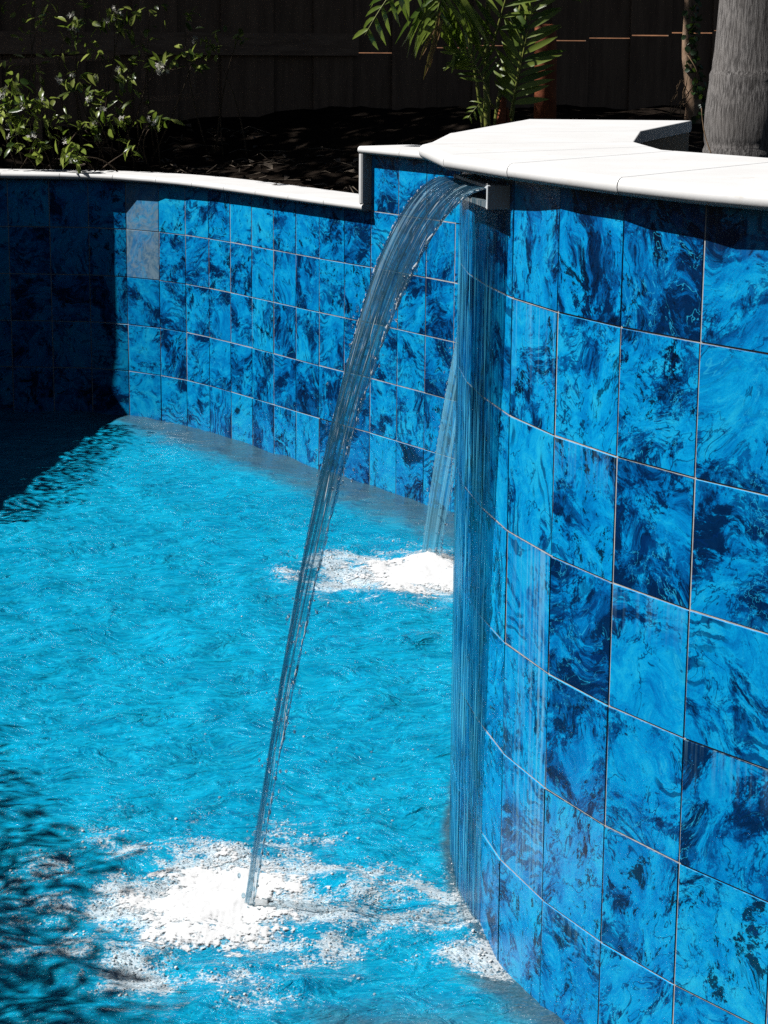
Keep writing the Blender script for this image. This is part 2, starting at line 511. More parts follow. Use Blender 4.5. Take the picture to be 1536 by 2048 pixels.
M = dict(
    tile=mat_tile(),
    grout=mat_plain("pale_grout", (.40, .41, .42), (.66, .66, .65), 40, .85, .4, .002),
    coping=mat_coping(),
    joint=mat_plain("coping_mortar", (.12, .11, .10), (.22, .20, .18), 60, .9, .3, .002),
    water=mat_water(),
    sheet=mat_sheet(), rim=mat_sheet("water_rim", True), veil=mat_sheet("far_water_veil", False, 1.0),
    film=mat_film(), foam=mat_foam(), bubble=mat_bubble(),
    render=mat_plain("brown_render", (.34, .25, .17), (.52, .41, .30), 18, .9, .5, .006),
    plastic=mat_plain("grey_spout_plastic", (.70, .76, .80), (.82, .86, .88), 25, .45, .2, .002),
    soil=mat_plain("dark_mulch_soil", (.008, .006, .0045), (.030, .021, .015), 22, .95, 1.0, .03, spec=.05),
    clay=mat_plain('orange_clay', (.16, .065, .025), (.36, .16, .07), 6, .9, .6, .02),
    litter=mat_plain("dry_litter", (.05, .035, .025), (.22, .17, .12), 30, .9, .4, .004),
    fence=mat_plain("weathered_fence_timber", (.17, .105, .070), (.30, .19, .125), 3.5, .85, .35, .004, 8, (6, 6, .6)),
    rail=mat_plain("weathered_fence_rail", (.20, .125, .085), (.38, .25, .17), 3.5, .85, .6, .006, 8, (.6, 6, 9)),
    rust=mat_plain("red_brown_post", (.20, .04, .012), (.42, .12, .04), 14, .75, .5, .006),
    bark=mat_plain("peeling_tan_bark", (.16, .075, .035), (.55, .38, .25), 9, .85, .9, .012, 7, (1, 1, .35)),
    root=mat_plain("tan_root", (.12, .07, .035), (.34, .22, .12), 30, .85, .5, .004),
    trunk=mat_trunk(),
    vine=mat_leaf("jasmine_leaf", (.04, .09, .012), (.50, .58, .13), .42, .30),
    ivy=mat_leaf("ivy_leaf", (.010, .035, .010), (.05, .12, .03), .2, .4),
    petal=mat_leaf("cream_petal", (.60, .55, .46), (.78, .76, .70), .25, .6),
    stem=mat_plain("woody_stem", (.05, .035, .02), (.14, .09, .05), 40, .8, .4, .003),
    palm=mat_leaf("palm_leaflet", (.07, .14, .012), (.34, .44, .07), .38, .34),
    dry=mat_leaf("dry_palm_leaflet", (.20, .10, .03), (.40, .24, .08), .3, .5),
    cane=mat_plain("yellow_green_cane", (.10, .14, .02), (.33, .34, .07), 8, .45, .3, .003, 5, (1, 1, 3)),
    crown=mat_leaf("broad_tree_leaf", (.018, .05, .012), (.07, .13, .03), .15, .5),
    floor=mat_plain("pool_plaster", (.02, .20, .32), (.04, .28, .42), 8, .8, .2, .003),
)

# ------------------------------------------------------------------ plan (front face of the tile)
ROW, Z_OFF = .30, -.012


def resample(P, step):
    P = np.array(P, float)
    d = np.r_[0, np.cumsum(np.linalg.norm(np.diff(P, axis=0), axis=1))]
    n = max(1, int(round(d[-1] / step)))
    s = np.linspace(0, d[-1], n + 1)
    return np.c_[np.interp(s, d, P[:, 0]), np.interp(s, d, P[:, 1])]


left_pts = [(-2.4, 2.6), (-2.75, 4.4), (-3.05, 6.4), (-3.30, 8.4), (-3.40, 9.8), (-3.29, 11.1), (-3.18, 12.4), (-3.10, 13.2), (-2.95, 13.743), (-2.40, 13.711)]
lp = resample(left_pts, .27)[:-1]
midp = np.array([(-2.40, 13.71), (-2.135, 13.695), (-1.885, 13.680), (-1.635, 13.578), (-1.412, 13.412)])
main = resample([(-1.412, 13.412), (-1.225, 13.222), (-1.065, 13.017), (-.85, 12.70), (-.635, 12.36), (-.348, 11.909), (-.08, 11.515)], .258)
STEP = main[-1]
ext = resample([tuple(STEP), (.165, 11.13), (.33, 10.86), (.6, 10.4), (.9, 9.9), (1.3, 9.27), (1.9, 8.4), (2.6, 7.5)], .262)
FAR = np.vstack([lp, midp, main[1:], ext[1:]])
I_STEP = len(lp) + len(midp) + len(main) - 2
assert np.allclose(FAR[I_STEP], STEP)

near_r = resample([(.683, 4.623), (.845, 4.405), (1.02, 4.195), (1.25, 3.97), (1.6, 3.72), (2.0, 3.55)], .272)
near_l = [(.52, 7.79), (.445, 7.52), (.372, 7.26), (.312, 7.0), (.262, 6.72), (.228, 6.45), (.214, 6.18), (.228, 5.91), (.265, 5.642)]
back_l = [(1.06, 7.80), (.77, 7.80)]
NEAR = np.vstack([back_l, near_l, [(.319, 5.378), (.412, 5.111), (.536, 4.857)], near_r])


def tile_wall(name, P, rows_of, parent, seed, glare_lime_fn=None, pale_fn=None, grout=.0042, proud=.0025):
    """one connected skin: every tile face stands proud of the grout. rows_of(i) -> range of rows of column i"""
    rs = np.random.default_rng(seed)
    V, F, mi = [], [], []
    tuv, trnd, glare_lime_v = [], [], []
    idx = {}
    def gv(i, k):
        if (i, k) not in idx:
            idx[(i, k)] = len(V); V.append((P[i][0], P[i][1], k * ROW + Z_OFF))
        return idx[(i, k)]
    def face(ids, m_, uvs, rnd, bl):
        F.append(ids); mi.append(m_)
        tuv.extend(uvs); trnd.extend([rnd] * len(ids)); glare_lime_v.extend(bl)
    for i in range(len(P) - 1):
        a, b = P[i], P[i + 1]
        L = np.linalg.norm(b - a); t = (b - a) / L
        nrm = np.array([t[1], -t[0]])
        for k in rows_of(i):
            g0, g1, g2, g3 = gv(i, k), gv(i + 1, k), gv(i + 1, k + 1), gv(i, k + 1)
            q = grout / 2
            z0, z1 = k * ROW + Z_OFF, (k + 1) * ROW + Z_OFF
            loc = [(q, z0 + q), (L - q, z0 + q), (L - q, z1 - q), (q, z1 - q)]
            base = len(V)
            for (u, z) in loc:
                xy = a + t * u - nrm * 0.0
                V.append((xy[0], xy[1], z))
            jit = rs.normal(0, .0005); tx, tz = rs.normal(0, .0010, 2)
            for (u, z) in [(q + .001, z0 + q + .001), (L - q - .001, z0 + q + .001), (L - q - .001, z1 - q - .001), (q + .001, z1 - q - .001)]:
                xy = a + t * u + nrm * (proud + jit + tx * (u / L - .5) + tz * ((z - z0) / ROW - .5))
                V.append((xy[0], xy[1], z))
            r4 = rs.integers(0, 4); zz = rs.uniform(0, 60); flip = rs.integers(0, 2)
            shear = rs.uniform(-.5, .5)
            def uvf(u, v):
                u -= L / 2; v -= ROW / 2
                if flip: u = -u
                for _ in range(r4 % 2 * 2 + (1 if rs_rot else 0)): u, v = -v, u
                return (u + shear * v + zz * .37, v + zz * .11, zz)
            rs_rot = rs.uniform() < .25
            br = float(np.clip(rs.normal(.52, .24), 0, 1))
            pl = 0.0
            if pale_fn: pl = pale_fn(i, k, rs)
            rnd = (br, pl, rs.uniform(), 1.0)
            gi = [g0, g1, g2, g3]
            for e in range(4):          # grout strip
                f2 = (e + 1) % 4
                face((gi[e], gi[f2], base + f2, base + e), 1, [(0, 0, 0)] * 4, rnd, [0] * 4)
                face((base + e, base + f2, base + 4 + f2, base + 4 + e), 0,
                     [uvf(0, 0)] * 4, rnd, [.35] * 4)
            bl = glare_lime_fn(i, k) if glare_lime_fn else [0, 0, 0, 0]
            face((base + 4, base + 5, base + 6, base + 7), 0, [uvf(0, 0), uvf(L, 0), uvf(L, ROW), uvf(0, ROW)], rnd, bl)
    return mesh(name, V, F, None, parent, mats=[M['tile'], M['grout']], midx=mi,
                attrs={'tuv': ('CORNER', 'FLOAT_VECTOR', tuv), 'trnd': ('CORNER', 'FLOAT_COLOR', trnd), 'glare_lime': ('CORNER', 'FLOAT', glare_lime_v)})


def offset_poly(P, off, closed=True):
    """move edge i (P[i]->P[i+1]) inward by off[i] (P counter-clockwise)"""
    n = len(P); out = []
    for i in range(n):
        p0, p1, p2 = P[i - 1], P[i], P[(i + 1) % n]
        d1 = p1 - p0; d1 = d1 / np.linalg.norm(d1)
        d2 = p2 - p1; d2 = d2 / np.linalg.norm(d2)
        n1 = np.array([-d1[1], d1[0]]); n2 = np.array([-d2[1], d2[0]])
        a, b = off[i - 1], off[i]
        cr = d1[0] * d2[1] - d1[1] * d2[0]
        if abs(cr) < 1e-3:
            out.append(p1 + n2 * (a + b) / 2)
        else:
            A = np.array([n1, n2]); out.append(p1 + np.linalg.solve(A, np.array([a, b])))
    return np.array(out)


def stone(P, bull, z0, z1, parent, name='coping_stone'):
    """coping slab with plan P; edges flagged in bull get a round nose, the others a fine arris"""
    P = np.array(P, float)
    bull = list(bull)
    area = sum(P[i - 1][0] * P[i][1] - P[i][0] * P[i - 1][1] for i in range(len(P)))
    if area < 0:
        P = P[::-1]; bull = bull[::-1]; bull = bull[1:] + bull[:1]
    h = z1 - z0; r = h / 2
    V, F = [], []
    ks = 9
    for k in range(ks):
        ph = -math.pi / 2 + math.pi * k / (ks - 1)
        z = (z0 + z1) / 2 + r * math.sin(ph)
        off = [(r * 1.0 * (1 - math.cos(ph)) if b else .0016 + .0022 * (1 - math.cos(ph)) ** 6) for b in bull]
        Q = offset_poly(P, off)
        V.extend([(q[0], q[1], z) for q in Q])
    n = len(P)
    for k in range(ks - 1):
        for i in range(n):
            j = (i + 1) % n
            F.append((k * n + i, k * n + j, (k + 1) * n + j, (k + 1) * n + i))
    F.append(tuple(range(n))[::-1]); F.append(tuple((ks - 1) * n + i for i in range(n)))
    o = mesh(name, V, F, M['coping'], parent, smooth=True)
    bpy_set_auto(o, 14)
    return o


def bpy_set_auto(o, ang=40):
    me = o.data
    bm = bmesh.new(); bm.from_mesh(me)
    for e in bm.edges:
        e.smooth = len(e.link_faces) != 2 or (e.calc_face_angle(0) < R(40) and max(len(f.verts) for f in e.link_faces) <= 4 and all(abs(f.normal.z) < .995 for f in e.link_faces))
    bm.to_mesh(me); bm.free()


def strip(P, i0, i1, o):
    """offset of polyline points to the front side by o (mitred)"""
    out = []
    for i in range(i0, i1 + 1):
        t = P[min(i + 1, len(P) - 1)] - P[max(i - 1, 0)]
        t = t / np.linalg.norm(t)
        out.append(P[i] + o * np.array([t[1], -t[0]]))
    return np.array(out)


def along(P):
    d = np.r_[0, np.cumsum(np.linalg.norm(np.diff(P, axis=0), axis=1))]
    return d


# ------------------------------------------------------------------ far pool wall with its step
OV = .062
pool_wall = empty('pool_wall', (-.6, 12.6, 0), 'long curved far pool wall of blue marbled tile, low white coping on the left and one step up on the right', 'pool wall')


def far_rows(i):
    return range(-1, 6) if i >= I_STEP else range(-1, 5)


def far_pale(i, k, rs):
    if i == len(lp) + 3 and k in (3, 4): return .80  # sun glare put into the colour of these tiles
    return 0.0


tile_wall('tile_face', FAR, far_rows, pool_wall, 5, pale_fn=far_pale, grout=.005)


def coping_run(P, z0, z1, back, length, parent, first_end=None, s_from=0.0, s_to=None, ov=OV):
    d = along(P)
    s_to = d[-1] if s_to is None else s_to
    n = max(1, int(round((s_to - s_from) / length)))
    cuts = np.linspace(s_from, s_to, n + 1)
    F0 = strip(P, 0, len(P) - 1, ov); B0 = strip(P, 0, len(P) - 1, -back)
    def pt(A, s): return np.array([np.interp(s, d, A[:, 0]), np.interp(s, d, A[:, 1])])
    for a, b in zip(cuts[:-1], cuts[1:]):
        ss = [a] + [q for q in d if a + .02 < q < b - .02] + [b]
        fr = [pt(F0, q) for q in ss]; bk = [pt(B0, q) for q in ss]
        poly = fr + bk[::-1]
        nf = len(fr)
        bull = [True] * (nf - 1) + [False] + [False] * (len(bk) - 1) + [False]
        stone(poly, bull, z0, z1, parent)


dF = along(FAR)
s_step = dF[I_STEP]
coping_run(FAR, 1.4885, 1.5285, .30, .38, pool_wall, s_from=0, s_to=s_step - .001)
coping_run(FAR, 1.7885, 1.8285, .30, .42, pool_wall, s_from=s_step - .045, s_to=dF[-1])
# upright stone facing the end of the raised part
tS = FAR[I_STEP + 1] - FAR[I_STEP]; tS /= np.linalg.norm(tS)
nS = np.array([tS[1], -tS[0]])
Pq = [STEP + nS * OV - tS * .042, STEP + nS * OV - tS * .002, STEP - nS * .30 - tS * .002, STEP - nS * .30 - tS * .042]
mbx = MB()
prof = []
for k in range(7):
    a = math.pi * k / 6
    prof.append(STEP - tS * .022 + nS * (OV - .018) + nS * .018 * math.sin(a) - tS * .020 * math.cos(a))
prof += [STEP - nS * .30 - tS * .002, STEP - nS * .30 - tS * .042]
V = [(p[0], p[1], z) for z in (1.529, 1.788) for p in prof]
n_ = len(prof)
mbx.add(V, [(i, (i + 1) % n_, n_ + (i + 1) % n_, n_ + i) for i in range(n_)] + [tuple(range(n_))[::-1], tuple(range(n_, 2 * n_))])
o = mbx.build('upright_coping_stone', M['coping'], pool_wall)
# render body behind the tiles
mbb = MB()
def wall_core(P, zt, inner, i0, i1, mb, zb=-.3, back=.24):
    F0 = strip(P, 0, len(P) - 1, -.004); B0 = strip(P, 0, len(P) - 1, -back)
    V, F = [], []
    for i in range(i0, i1 + 1):
        z = zt
        V += [(F0[i][0], F0[i][1], zb), (F0[i][0], F0[i][1], z), (B0[i][0], B0[i][1], z), (B0[i][0], B0[i][1], zb)]
    for i in range(i1 - i0):
        for e in range(4):
            f = (e + 1) % 4
            F.append((4 * i + e, 4 * i + f, 4 * (i + 1) + f, 4 * (i + 1) + e))
    F.append((0, 1, 2, 3)); m4 = 4 * (i1 - i0); F.append((m4 + 3, m4 + 2, m4 + 1, m4))
    mb.add(V, F)
wall_core(FAR, 1.487, 0, 0, I_STEP, mbb)
wall_core(FAR, 1.787, 0, I_STEP, len(FAR) - 1, mbb)
mbb.build('wall_body', M['render'], pool_wall)

# ------------------------------------------------------------------ raised planter in front
planter = empty('planter_wall', (.6, 6.0, 0), 'tall rounded planter wall of large blue marbled tiles under broad pale coping, nearest on the right', 'planter wall')
iA = 2 + len(near_l)


def near_glare_lime(i, k):
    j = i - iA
    if j == 0 and k in (1, 2, 3): return [.05, .50, .50, .05]  # pale glare streak painted down this column
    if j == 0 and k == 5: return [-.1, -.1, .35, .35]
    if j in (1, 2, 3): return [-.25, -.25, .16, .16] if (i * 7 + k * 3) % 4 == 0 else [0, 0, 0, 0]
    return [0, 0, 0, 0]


tile_wall('tile_face', NEAR, lambda i: range(-1, 7), planter, 21, glare_lime_fn=near_glare_lime,
          pale_fn=lambda i, k, rs: 0.0)
ZC0, ZC1 = 2.0885, 2.1285
F0, F1, F2, F3 = (.088, 6.10), (.145, 5.61), (.290, 5.25), (.508, 4.785)
F4, F5, F6 = (.650, 4.550), (.81, 4.350), (.99, 4.13)
F7, F8 = (1.24, 3.925), (1.6, 3.67)
I0, I1, I2, I3, I4 = (.716, 6.32), (.748, 5.914), (.978, 5.585), (1.25, 5.22), (1.70, 4.75)
JA, JB = (.735, 6.08), (.775, 5.875)
JC = (1.03, 5.51)
T1, T2, T3, T4, T5 = (.118, 6.24), (.183, 6.763), (.495, 7.845), (1.095, 7.836), (.816, 7.002)
stone([F0, F1, JA, I0], [1, 0, 0, 0], ZC0, ZC1, planter)
stone([F1, F2, JB, I1, JA], [1, 0, 0, 0, 0], ZC0, ZC1, planter)
stone([F2, (.390, 5.025), F3, JC, I2, JB], [1, 1, 0, 0, 0, 0], ZC0, ZC1, planter)
stone([F3, F4, F5, I3, JC], [1, 1, 0, 0, 0], ZC0, ZC1, planter)
stone([F5, F6, F7, I4, I3], [1, 1, 0, 0, 0], ZC0, ZC1, planter)
stone([F7, F8, (2.1, 4.4), I4], [1, 0, 0, 0], ZC0, ZC1, planter)
stone([F0, I0, T5, T2, T1], [0, 0, 0, 1, 1], ZC0, ZC1, planter)
stone([T2, T5, T4, T3], [0, 0, 1, 1], ZC0, ZC1, planter)
# body and inner faces
inner = [np.array(p) for p in (T4, T5, I0, I1, I2, I3, I4, (2.1, 4.4))]
mbp = MB()
Vp, Fp = [], []
inn = [p + np.array([-.012, -.012]) for p in inner]
for p in inn: Vp += [(p[0], p[1], 1.2), (p[0], p[1], ZC0 - .001)]
for i in range(len(inn) - 1): Fp.append((2 * i, 2 * i + 1, 2 * i + 3, 2 * i + 2))
mbp.add(Vp, Fp)
bk = NEAR[0]
mbp.add([(bk[0], bk[1], 1.0), (bk[0], bk[1], ZC0 - .001), (T4[0] - .012, T4[1] - .012, ZC0 - .001), (T4[0] - .012, T4[1] - .012, 1.0)], [(0, 1, 2, 3)])
mbp.build('rendered_inner_wall', M['render'], planter)
# core that stops light leaking under the coping
mbc = MB(); wall_core(NEAR, ZC0 - .002, 0, 1, len(NEAR) - 1, mbc, back=.10)
mbc.build('wall_body', M['render'], planter)
# soil inside the planter
ps_ = [(.70, 6.5), (.80, 7.1), (1.05, 7.85), (3.2, 7.6), (3.2, 4.3), (2.1, 4.35), (1.70, 4.72), (1.24, 5.2), (.96, 5.58), (.74, 5.9)]
cx = np.mean(ps_, axis=0)
Vs = [(cx[0], cx[1], 1.93)] + [(p[0], p[1], 1.90) for p in ps_]
mesh('planter_soil', Vs, [(0, i + 1, (i + 1) % len(ps_) + 1) for i in range(len(ps_))], M['soil']); bpy.data.objects['planter_soil']['kind'] = 'structure'

# ------------------------------------------------------------------ spouts
def spout(name, Wf, Wn, zc, label, h=.06, p=.062):
    """rectangular blade spout fixed to the wall between plan points Wf (far end) and Wn (near end)"""
    Wf, Wn = np.array(Wf), np.array(Wn)
    t = Wn - Wf; L = np.linalg.norm(t); t /= L
    nrm = np.array([t[1], -t[0]])
    e = empty(name, (*((Wf + Wn) / 2), zc), label, 'water spout', 'waterfall spouts')
    ax = (np.array([t[0], t[1], 0]), np.array([nrm[0], nrm[1], 0]), np.array([0, 0, 1]))
    def C(s, q, z): return np.array([*(Wf + t * s + nrm * q), z])
    mb = MB()
    mb.box(C(L / 2, p / 2, zc + h / 2 - .005), (L - .026, p - .006, .008), ax)
    mb.build('top_plate', M['plastic'], e)
    mb = MB()
    mb.box(C(L / 2, p / 2, zc - h / 2 + .010), (L - .026, p - .002, .014), ax)
    mb.build('bottom_plate', M['plastic'], e)
    for s in (.006, L - .006):
        mb = MB(); mb.box(C(s, p / 2, zc), (.013, p, h), ax)
        o = mb.build('end_cap', M['plastic'], e)
        bv = o.modifiers.new('b', 'BEVEL'); bv.width = .002; bv.segments = 2
    mb = MB()
    V = []
    for i in range(9):
        for j in range(5):
            w = mnoise.noise(Vector((i * .9, j * 1.3, 3)))
            V.append(C(L - .022 + i * .003, p - .016 + j * .004 * (1 + .4 * w), zc + h / 2 + .002 + .010 * math.sin(math.pi * i / 8) * math.sin(math.pi * j / 4) * (1 + .8 * w)))
    mb.add(V, [(i * 5 + j, i * 5 + j + 1, (i + 1) * 5 + j + 1, (i + 1) * 5 + j) for i in range(8) for j in range(4)])
    mb.build('silicone_bead', M['foam'], e, True)
    return t, nrm


SP_F, SP_N = (.240, 5.83), (.312, 5.415)
t1, n1 = spout('waterfall_spout', SP_F, SP_N, 2.035, 'grey box spout under the planter coping feeding the near waterfall')
SP2_F, SP2_N = (.655, 10.31), (.815, 10.035)
t2, n2 = spout('waterfall_spout', SP2_F, SP2_N, 1.72, 'grey box spout on the far pool wall behind the planter')


# ------------------------------------------------------------------ waterfalls
def waterfall(Lf, Ln, z0, vel, drift, k_end, label, seed, nS_=70, nT=190, mat='sheet', rims=1.0, prof=None):
    """sheet that leaves the lip Lf-Ln, flies on a parabola and draws together as it falls"""
    rs = np.random.default_rng(seed)
    Lf, Ln = np.array(Lf, float), np.array(Ln, float)
    c0 = (Lf + Ln) / 2; hv = (Ln - Lf) / 2
    T = math.sqrt(2 * (z0 + .03) / 9.81)
    vel = np.array(vel, float); drift = np.array(drift, float)
    e = empty('waterfall', (*c0, z0), label, 'waterfall', 'waterfalls into the pool')
    def kk(t):
        if prof: return float(np.interp(t / T, [0, 1], prof))
        return float(np.interp(t / T, [0, .33, .46, .64, .82, .91, 1.0], [1, .84, .66, .48, .32, .20, k_end]))
    def pos(s, t):
        q = c0 + vel * t + drift * (t / T) ** 2 + hv * (2 * s - 1) * kk(t)
        return np.array([q[0], q[1], z0 - .5 * 9.81 * t * t])
    tang = vel / np.linalg.norm(vel)
    # surface ridges run with the flow
    ridge = rs.uniform(0, 6.28, 40); fq = rs.uniform(6, 60, 40); am = rs.uniform(.3, 1, 40) / fq * .022
    def rid(s, t):
        sl = s + .012 * math.sin(t * 17 + 3) * s * (1 - s)
        return float(np.sum(am * np.sin(fq * sl * 2.2 + ridge + t * (2 + .08 * fq))))
    ts = T * np.linspace(0, 1, nT)
    V = []; fl = []
    wid = np.linalg.norm(hv) * 2
    for i, t in enumerate(ts):
        for j in range(nS_):
            s = j / (nS_ - 1)
            edge = .010 * (math.sin(t * 23 + seed) + math.sin(t * 41 + 1)) * (t / T)
            ss = .5 + (s - .5) * (1 + edge)
            p = pos(ss, t)
            v = np.array([vel[0], vel[1], -9.81 * t]); v /= np.linalg.norm(v)
            tv = np.array([hv[0], hv[1], 0]); tv /= np.linalg.norm(tv)
            nn = np.cross(tv, v)
            bow = .018 * math.sin(math.pi * s) * (t / T)            # belly of the sheet
            p = p + nn * (rid(s, t) * min(1, t * 8 + .25) - bow)
            V.append(p); fl.append((s * wid * (.55 + .45 * kk(t)), t / T * 2.0, seed))
    Fq = np.array([(i * nS_ + j, i * nS_ + j + 1, (i + 1) * nS_ + j + 1, (i + 1) * nS_ + j) for i in range(nT - 1) for j in range(nS_ - 1)])
    mesh('water_sheet', V, Fq, M[mat], e, smooth=True, attrs={'flow': ('POINT', 'FLOAT_VECTOR', fl)})
    # beaded rims
    for s, rad in ((0.0, .0040 * rims), (1.0, .0055 * rims)):
        mb = MB(); pts = []; rr = []
        for i, t in enumerate(np.linspace(.015, T, 150)):
            edge = .010 * (math.sin(t * 23 + seed) + math.sin(t * 41 + 1)) * (t / T)
            p = pos(.5 + (s - .5) * (1 + edge), t) + rs.normal(0, .0011, 3)
            pts.append(p); rr.append(rad * (1 - .55 * t / T) * (.55 + .9 * abs(math.sin(t * 90 + 2 * s)) * rs.uniform(.5, 1.1)) * min(1, .35 + t * 3))
        mb.tube(pts, rr, 7)
        mb.build('water_rim', M['rim'], e, True)
    # loose drops thrown off the rims
    mb = MB()
    for q in range(260):
        t = T * rs.uniform(.10, 1) ** .6
        s = 0 if rs.uniform() < .45 else 1
        p = pos(s, t) + np.array([rs.normal(0, .006 + .016 * t / T), rs.normal(0, .012), rs.normal(0, .01)])
        r = rs.uniform(.0014, .0036) * (1 + .7 * (t / T) ** 2)
        a = rs.uniform(1, 1.8)
        Vd = []
        for lat in range(1, 4):
            for lo in range(6):
                th = math.pi * lat / 4; ph = math.pi * 2 * lo / 6
                Vd.append(p + r * np.array([math.sin(th) * math.cos(ph), math.sin(th) * math.sin(ph), a * math.cos(th)]))
        Vd += [p + np.array([0, 0, r * a]), p - np.array([0, 0, r * a])]
        Fd = [(b * 6 + k, b * 6 + (k + 1) % 6, (b + 1) * 6 + (k + 1) % 6, (b + 1) * 6 + k) for b in range(2) for k in range(6)]
        Fd += [(18, k, (k + 1) % 6) for k in range(6)] + [(19, 12 + (k + 1) % 6, 12 + k) for k in range(6)]
        mb.add(Vd, Fd)
    o = mb.build('flying_drops', M['rim'], e, True); o['kind'] = 'stuff'
    return c0 + vel * T + drift


lipf = np.array([.158, 5.87]); lipn = np.array([.258, 5.42])
H1 = waterfall(lipf, lipn, 2.056, (-.86, .02), (-.02, .08), .085, 'clear arching sheet of water falling from the planter spout, nearest and tallest of the two', 3)
H2 = waterfall(np.array(SP2_F) + n2 * .06, np.array(SP2_N) + n2 * .06, 1.722, n2 * .90, (0, 0), .30, 'small far sheet of falling water half hidden behind the planter', 9, 50, 120, mat='veil', rims=.7, prof=(1.0, .52))

# water film under the spout; its painted streaks stand for caustics of the falling sheet
fp = np.vstack([strip(NEAR, 0, len(NEAR) - 1, .0075)[i] for i in range(len(NEAR))])
sel = [i for i in range(len(fp)) if 5.3 < fp[i][1] < 6.5 and fp[i][0] < .5]
fp = fp[sel]; fd_ = along(fp)
fine_s = np.linspace(0, fd_[-1] - .145, 46)
fz = np.linspace(1.985, -.01, 60)
V, fl_, ed_ = [], [], []
for j, z in enumerate(fz):
    for i, sv in enumerate(fine_s):
        sv2 = sv * (1 - .05 * j / 59)
        x, y = np.interp(sv2, fd_, fp[:, 0]), np.interp(sv2, fd_, fp[:, 1])
        V.append((x, y, z)); fl_.append((sv, z, 3.0))
        ed_.append(min(1, (45 - i) / 2.0, j / 4.0))
nf_ = len(fine_s)
Fq = np.array([(j * nf_ + i, j * nf_ + i + 1, (j + 1) * nf_ + i + 1, (j + 1) * nf_ + i) for j in range(59) for i in range(nf_ - 1)])
o = mesh('water_film', V, Fq, M['film'], smooth=True, attrs={'flow': ('POINT', 'FLOAT_VECTOR', fl_), 'edge': ('POINT', 'FLOAT', ed_)})
tag(o, 'thin film of water down the planter wall below its spout, streaked with painted caustic light', 'water film')

# ------------------------------------------------------------------ water surface
NX, NY = 330, 720
xs = np.linspace(-3.75, 1.15, NX); ys = np.linspace(3.3, 14.0, NY)
X, Y = np.meshgrid(xs, ys)
rw = np.random.default_rng(4)
Z = np.zeros_like(X)
for q in range(90):
    lam = .07 * (9.0 ** rw.uniform(0, 1))
    th = rw.normal(1.9, .9)
    k = 2 * math.pi / lam
    amp = lam * .0042 * rw.uniform(.4, 1.2)
    warp = .25 * np.sin(X * 2.1 + q) + .25 * np.sin(Y * 1.7 + 2 * q)
    Z += amp * np.sin(k * (X * math.cos(th) + Y * math.sin(th)) + rw.uniform(0, 6.28) + warp * 3)
def seg_dist(X, Y, P):
    D = np.full_like(X, 1e9)
    for a, b in zip(P[:-1], P[1:]):
        d = b - a; L2 = d @ d
        t = np.clip(((X - a[0]) * d[0] + (Y - a[1]) * d[1]) / L2, 0, 1)
        D = np.minimum(D, np.hypot(X - a[0] - t * d[0], Y - a[1] - t * d[1]))
    return D
dfar = seg_dist(X, Y, FAR); dnear = seg_dist(X, Y, NEAR)
C1 = np.array([-.49, 5.76]); C2 = np.array([.13, 9.55])
for C, amp in ((C1, .010), (C2, .008)):
    rr = np.hypot(X - C[0], Y - C[1])
    Z += amp * np.sin(rr * 34) * np.exp(-rr / .55) * (rr > .08)
calm = np.clip(1 - dfar / 1.2, 0, 1) * .8
Z *= (1 - .6 * calm)
wx = np.clip((X + 2.6) / 1.2, 0, 1)
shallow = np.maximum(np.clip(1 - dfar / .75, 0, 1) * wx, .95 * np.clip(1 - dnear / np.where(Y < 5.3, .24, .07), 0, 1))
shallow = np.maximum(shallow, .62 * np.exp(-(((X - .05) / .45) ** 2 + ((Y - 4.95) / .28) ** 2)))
r1 = np.hypot((X - C1[0]) / 1.0, (Y - C1[1]) / 1.15)
ang = np.arctan2(Y - C1[1], X - C1[0])
foam1 = .70 * np.exp(-(r1 / .27) ** 2) + .15 * np.exp(-((r1 - .42) / .15) ** 2) + .23 * np.exp(-(r1 / .72) ** 2)
foam1 += .30 * np.exp(-(((X - .06) / .24) ** 2 + ((Y - 5.68) / .22) ** 2)) + .42 * np.exp(-(dnear / .16) ** 2) * np.exp(-((Y - 5.55) / .35) ** 2)
r2 = np.hypot((X - C2[0]) / .42, (Y - C2[1]) / .42)
foam2 = .75 * np.exp(-r2 ** 2) + .35 * np.exp(-((X + .12) / .35) ** 2 - ((Y - 9.6) / .42) ** 2)
foam = np.clip(foam1 + foam2, 0, 1)
V = np.c_[X.ravel(), Y.ravel(), Z.ravel()]
idx = np.arange(NX * NY).reshape(NY, NX)
Fq = np.stack([idx[:-1, :-1], idx[:-1, 1:], idx[1:, 1:], idx[1:, :-1]], -1).reshape(-1, 4)
clump = np.array([fbm(x * 5.2, y * 6.4, 2.0, 5) * .62 + fbm(x * 19, y * 22, 7.0, 3) * .26 if f_ > .03 else 0 for x, y, f_ in zip(X.ravel(), Y.ravel(), foam.ravel())]).reshape(X.shape)
foam = np.where(foam > .03, foam + clump * np.clip(foam * 4, 0, 1), 0)
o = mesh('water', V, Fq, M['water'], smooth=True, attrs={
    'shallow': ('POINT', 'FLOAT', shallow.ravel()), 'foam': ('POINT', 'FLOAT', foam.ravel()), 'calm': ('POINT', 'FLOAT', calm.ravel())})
o['kind'] = 'structure'
mesh('pool_floor', [(-5, 1.5, -1.3), (3, 1.5, -1.3), (3, 15, -1.3), (-5, 15, -1.3)], [(0, 1, 2, 3)], M['floor'])['kind'] = 'structure'


# ------------------------------------------------------------------ foam
def zwater(x, y):
    i = np.clip(np.searchsorted(xs, x), 0, NX - 1); j = np.clip(np.searchsorted(ys, y), 0, NY - 1)
    return Z[j, i]


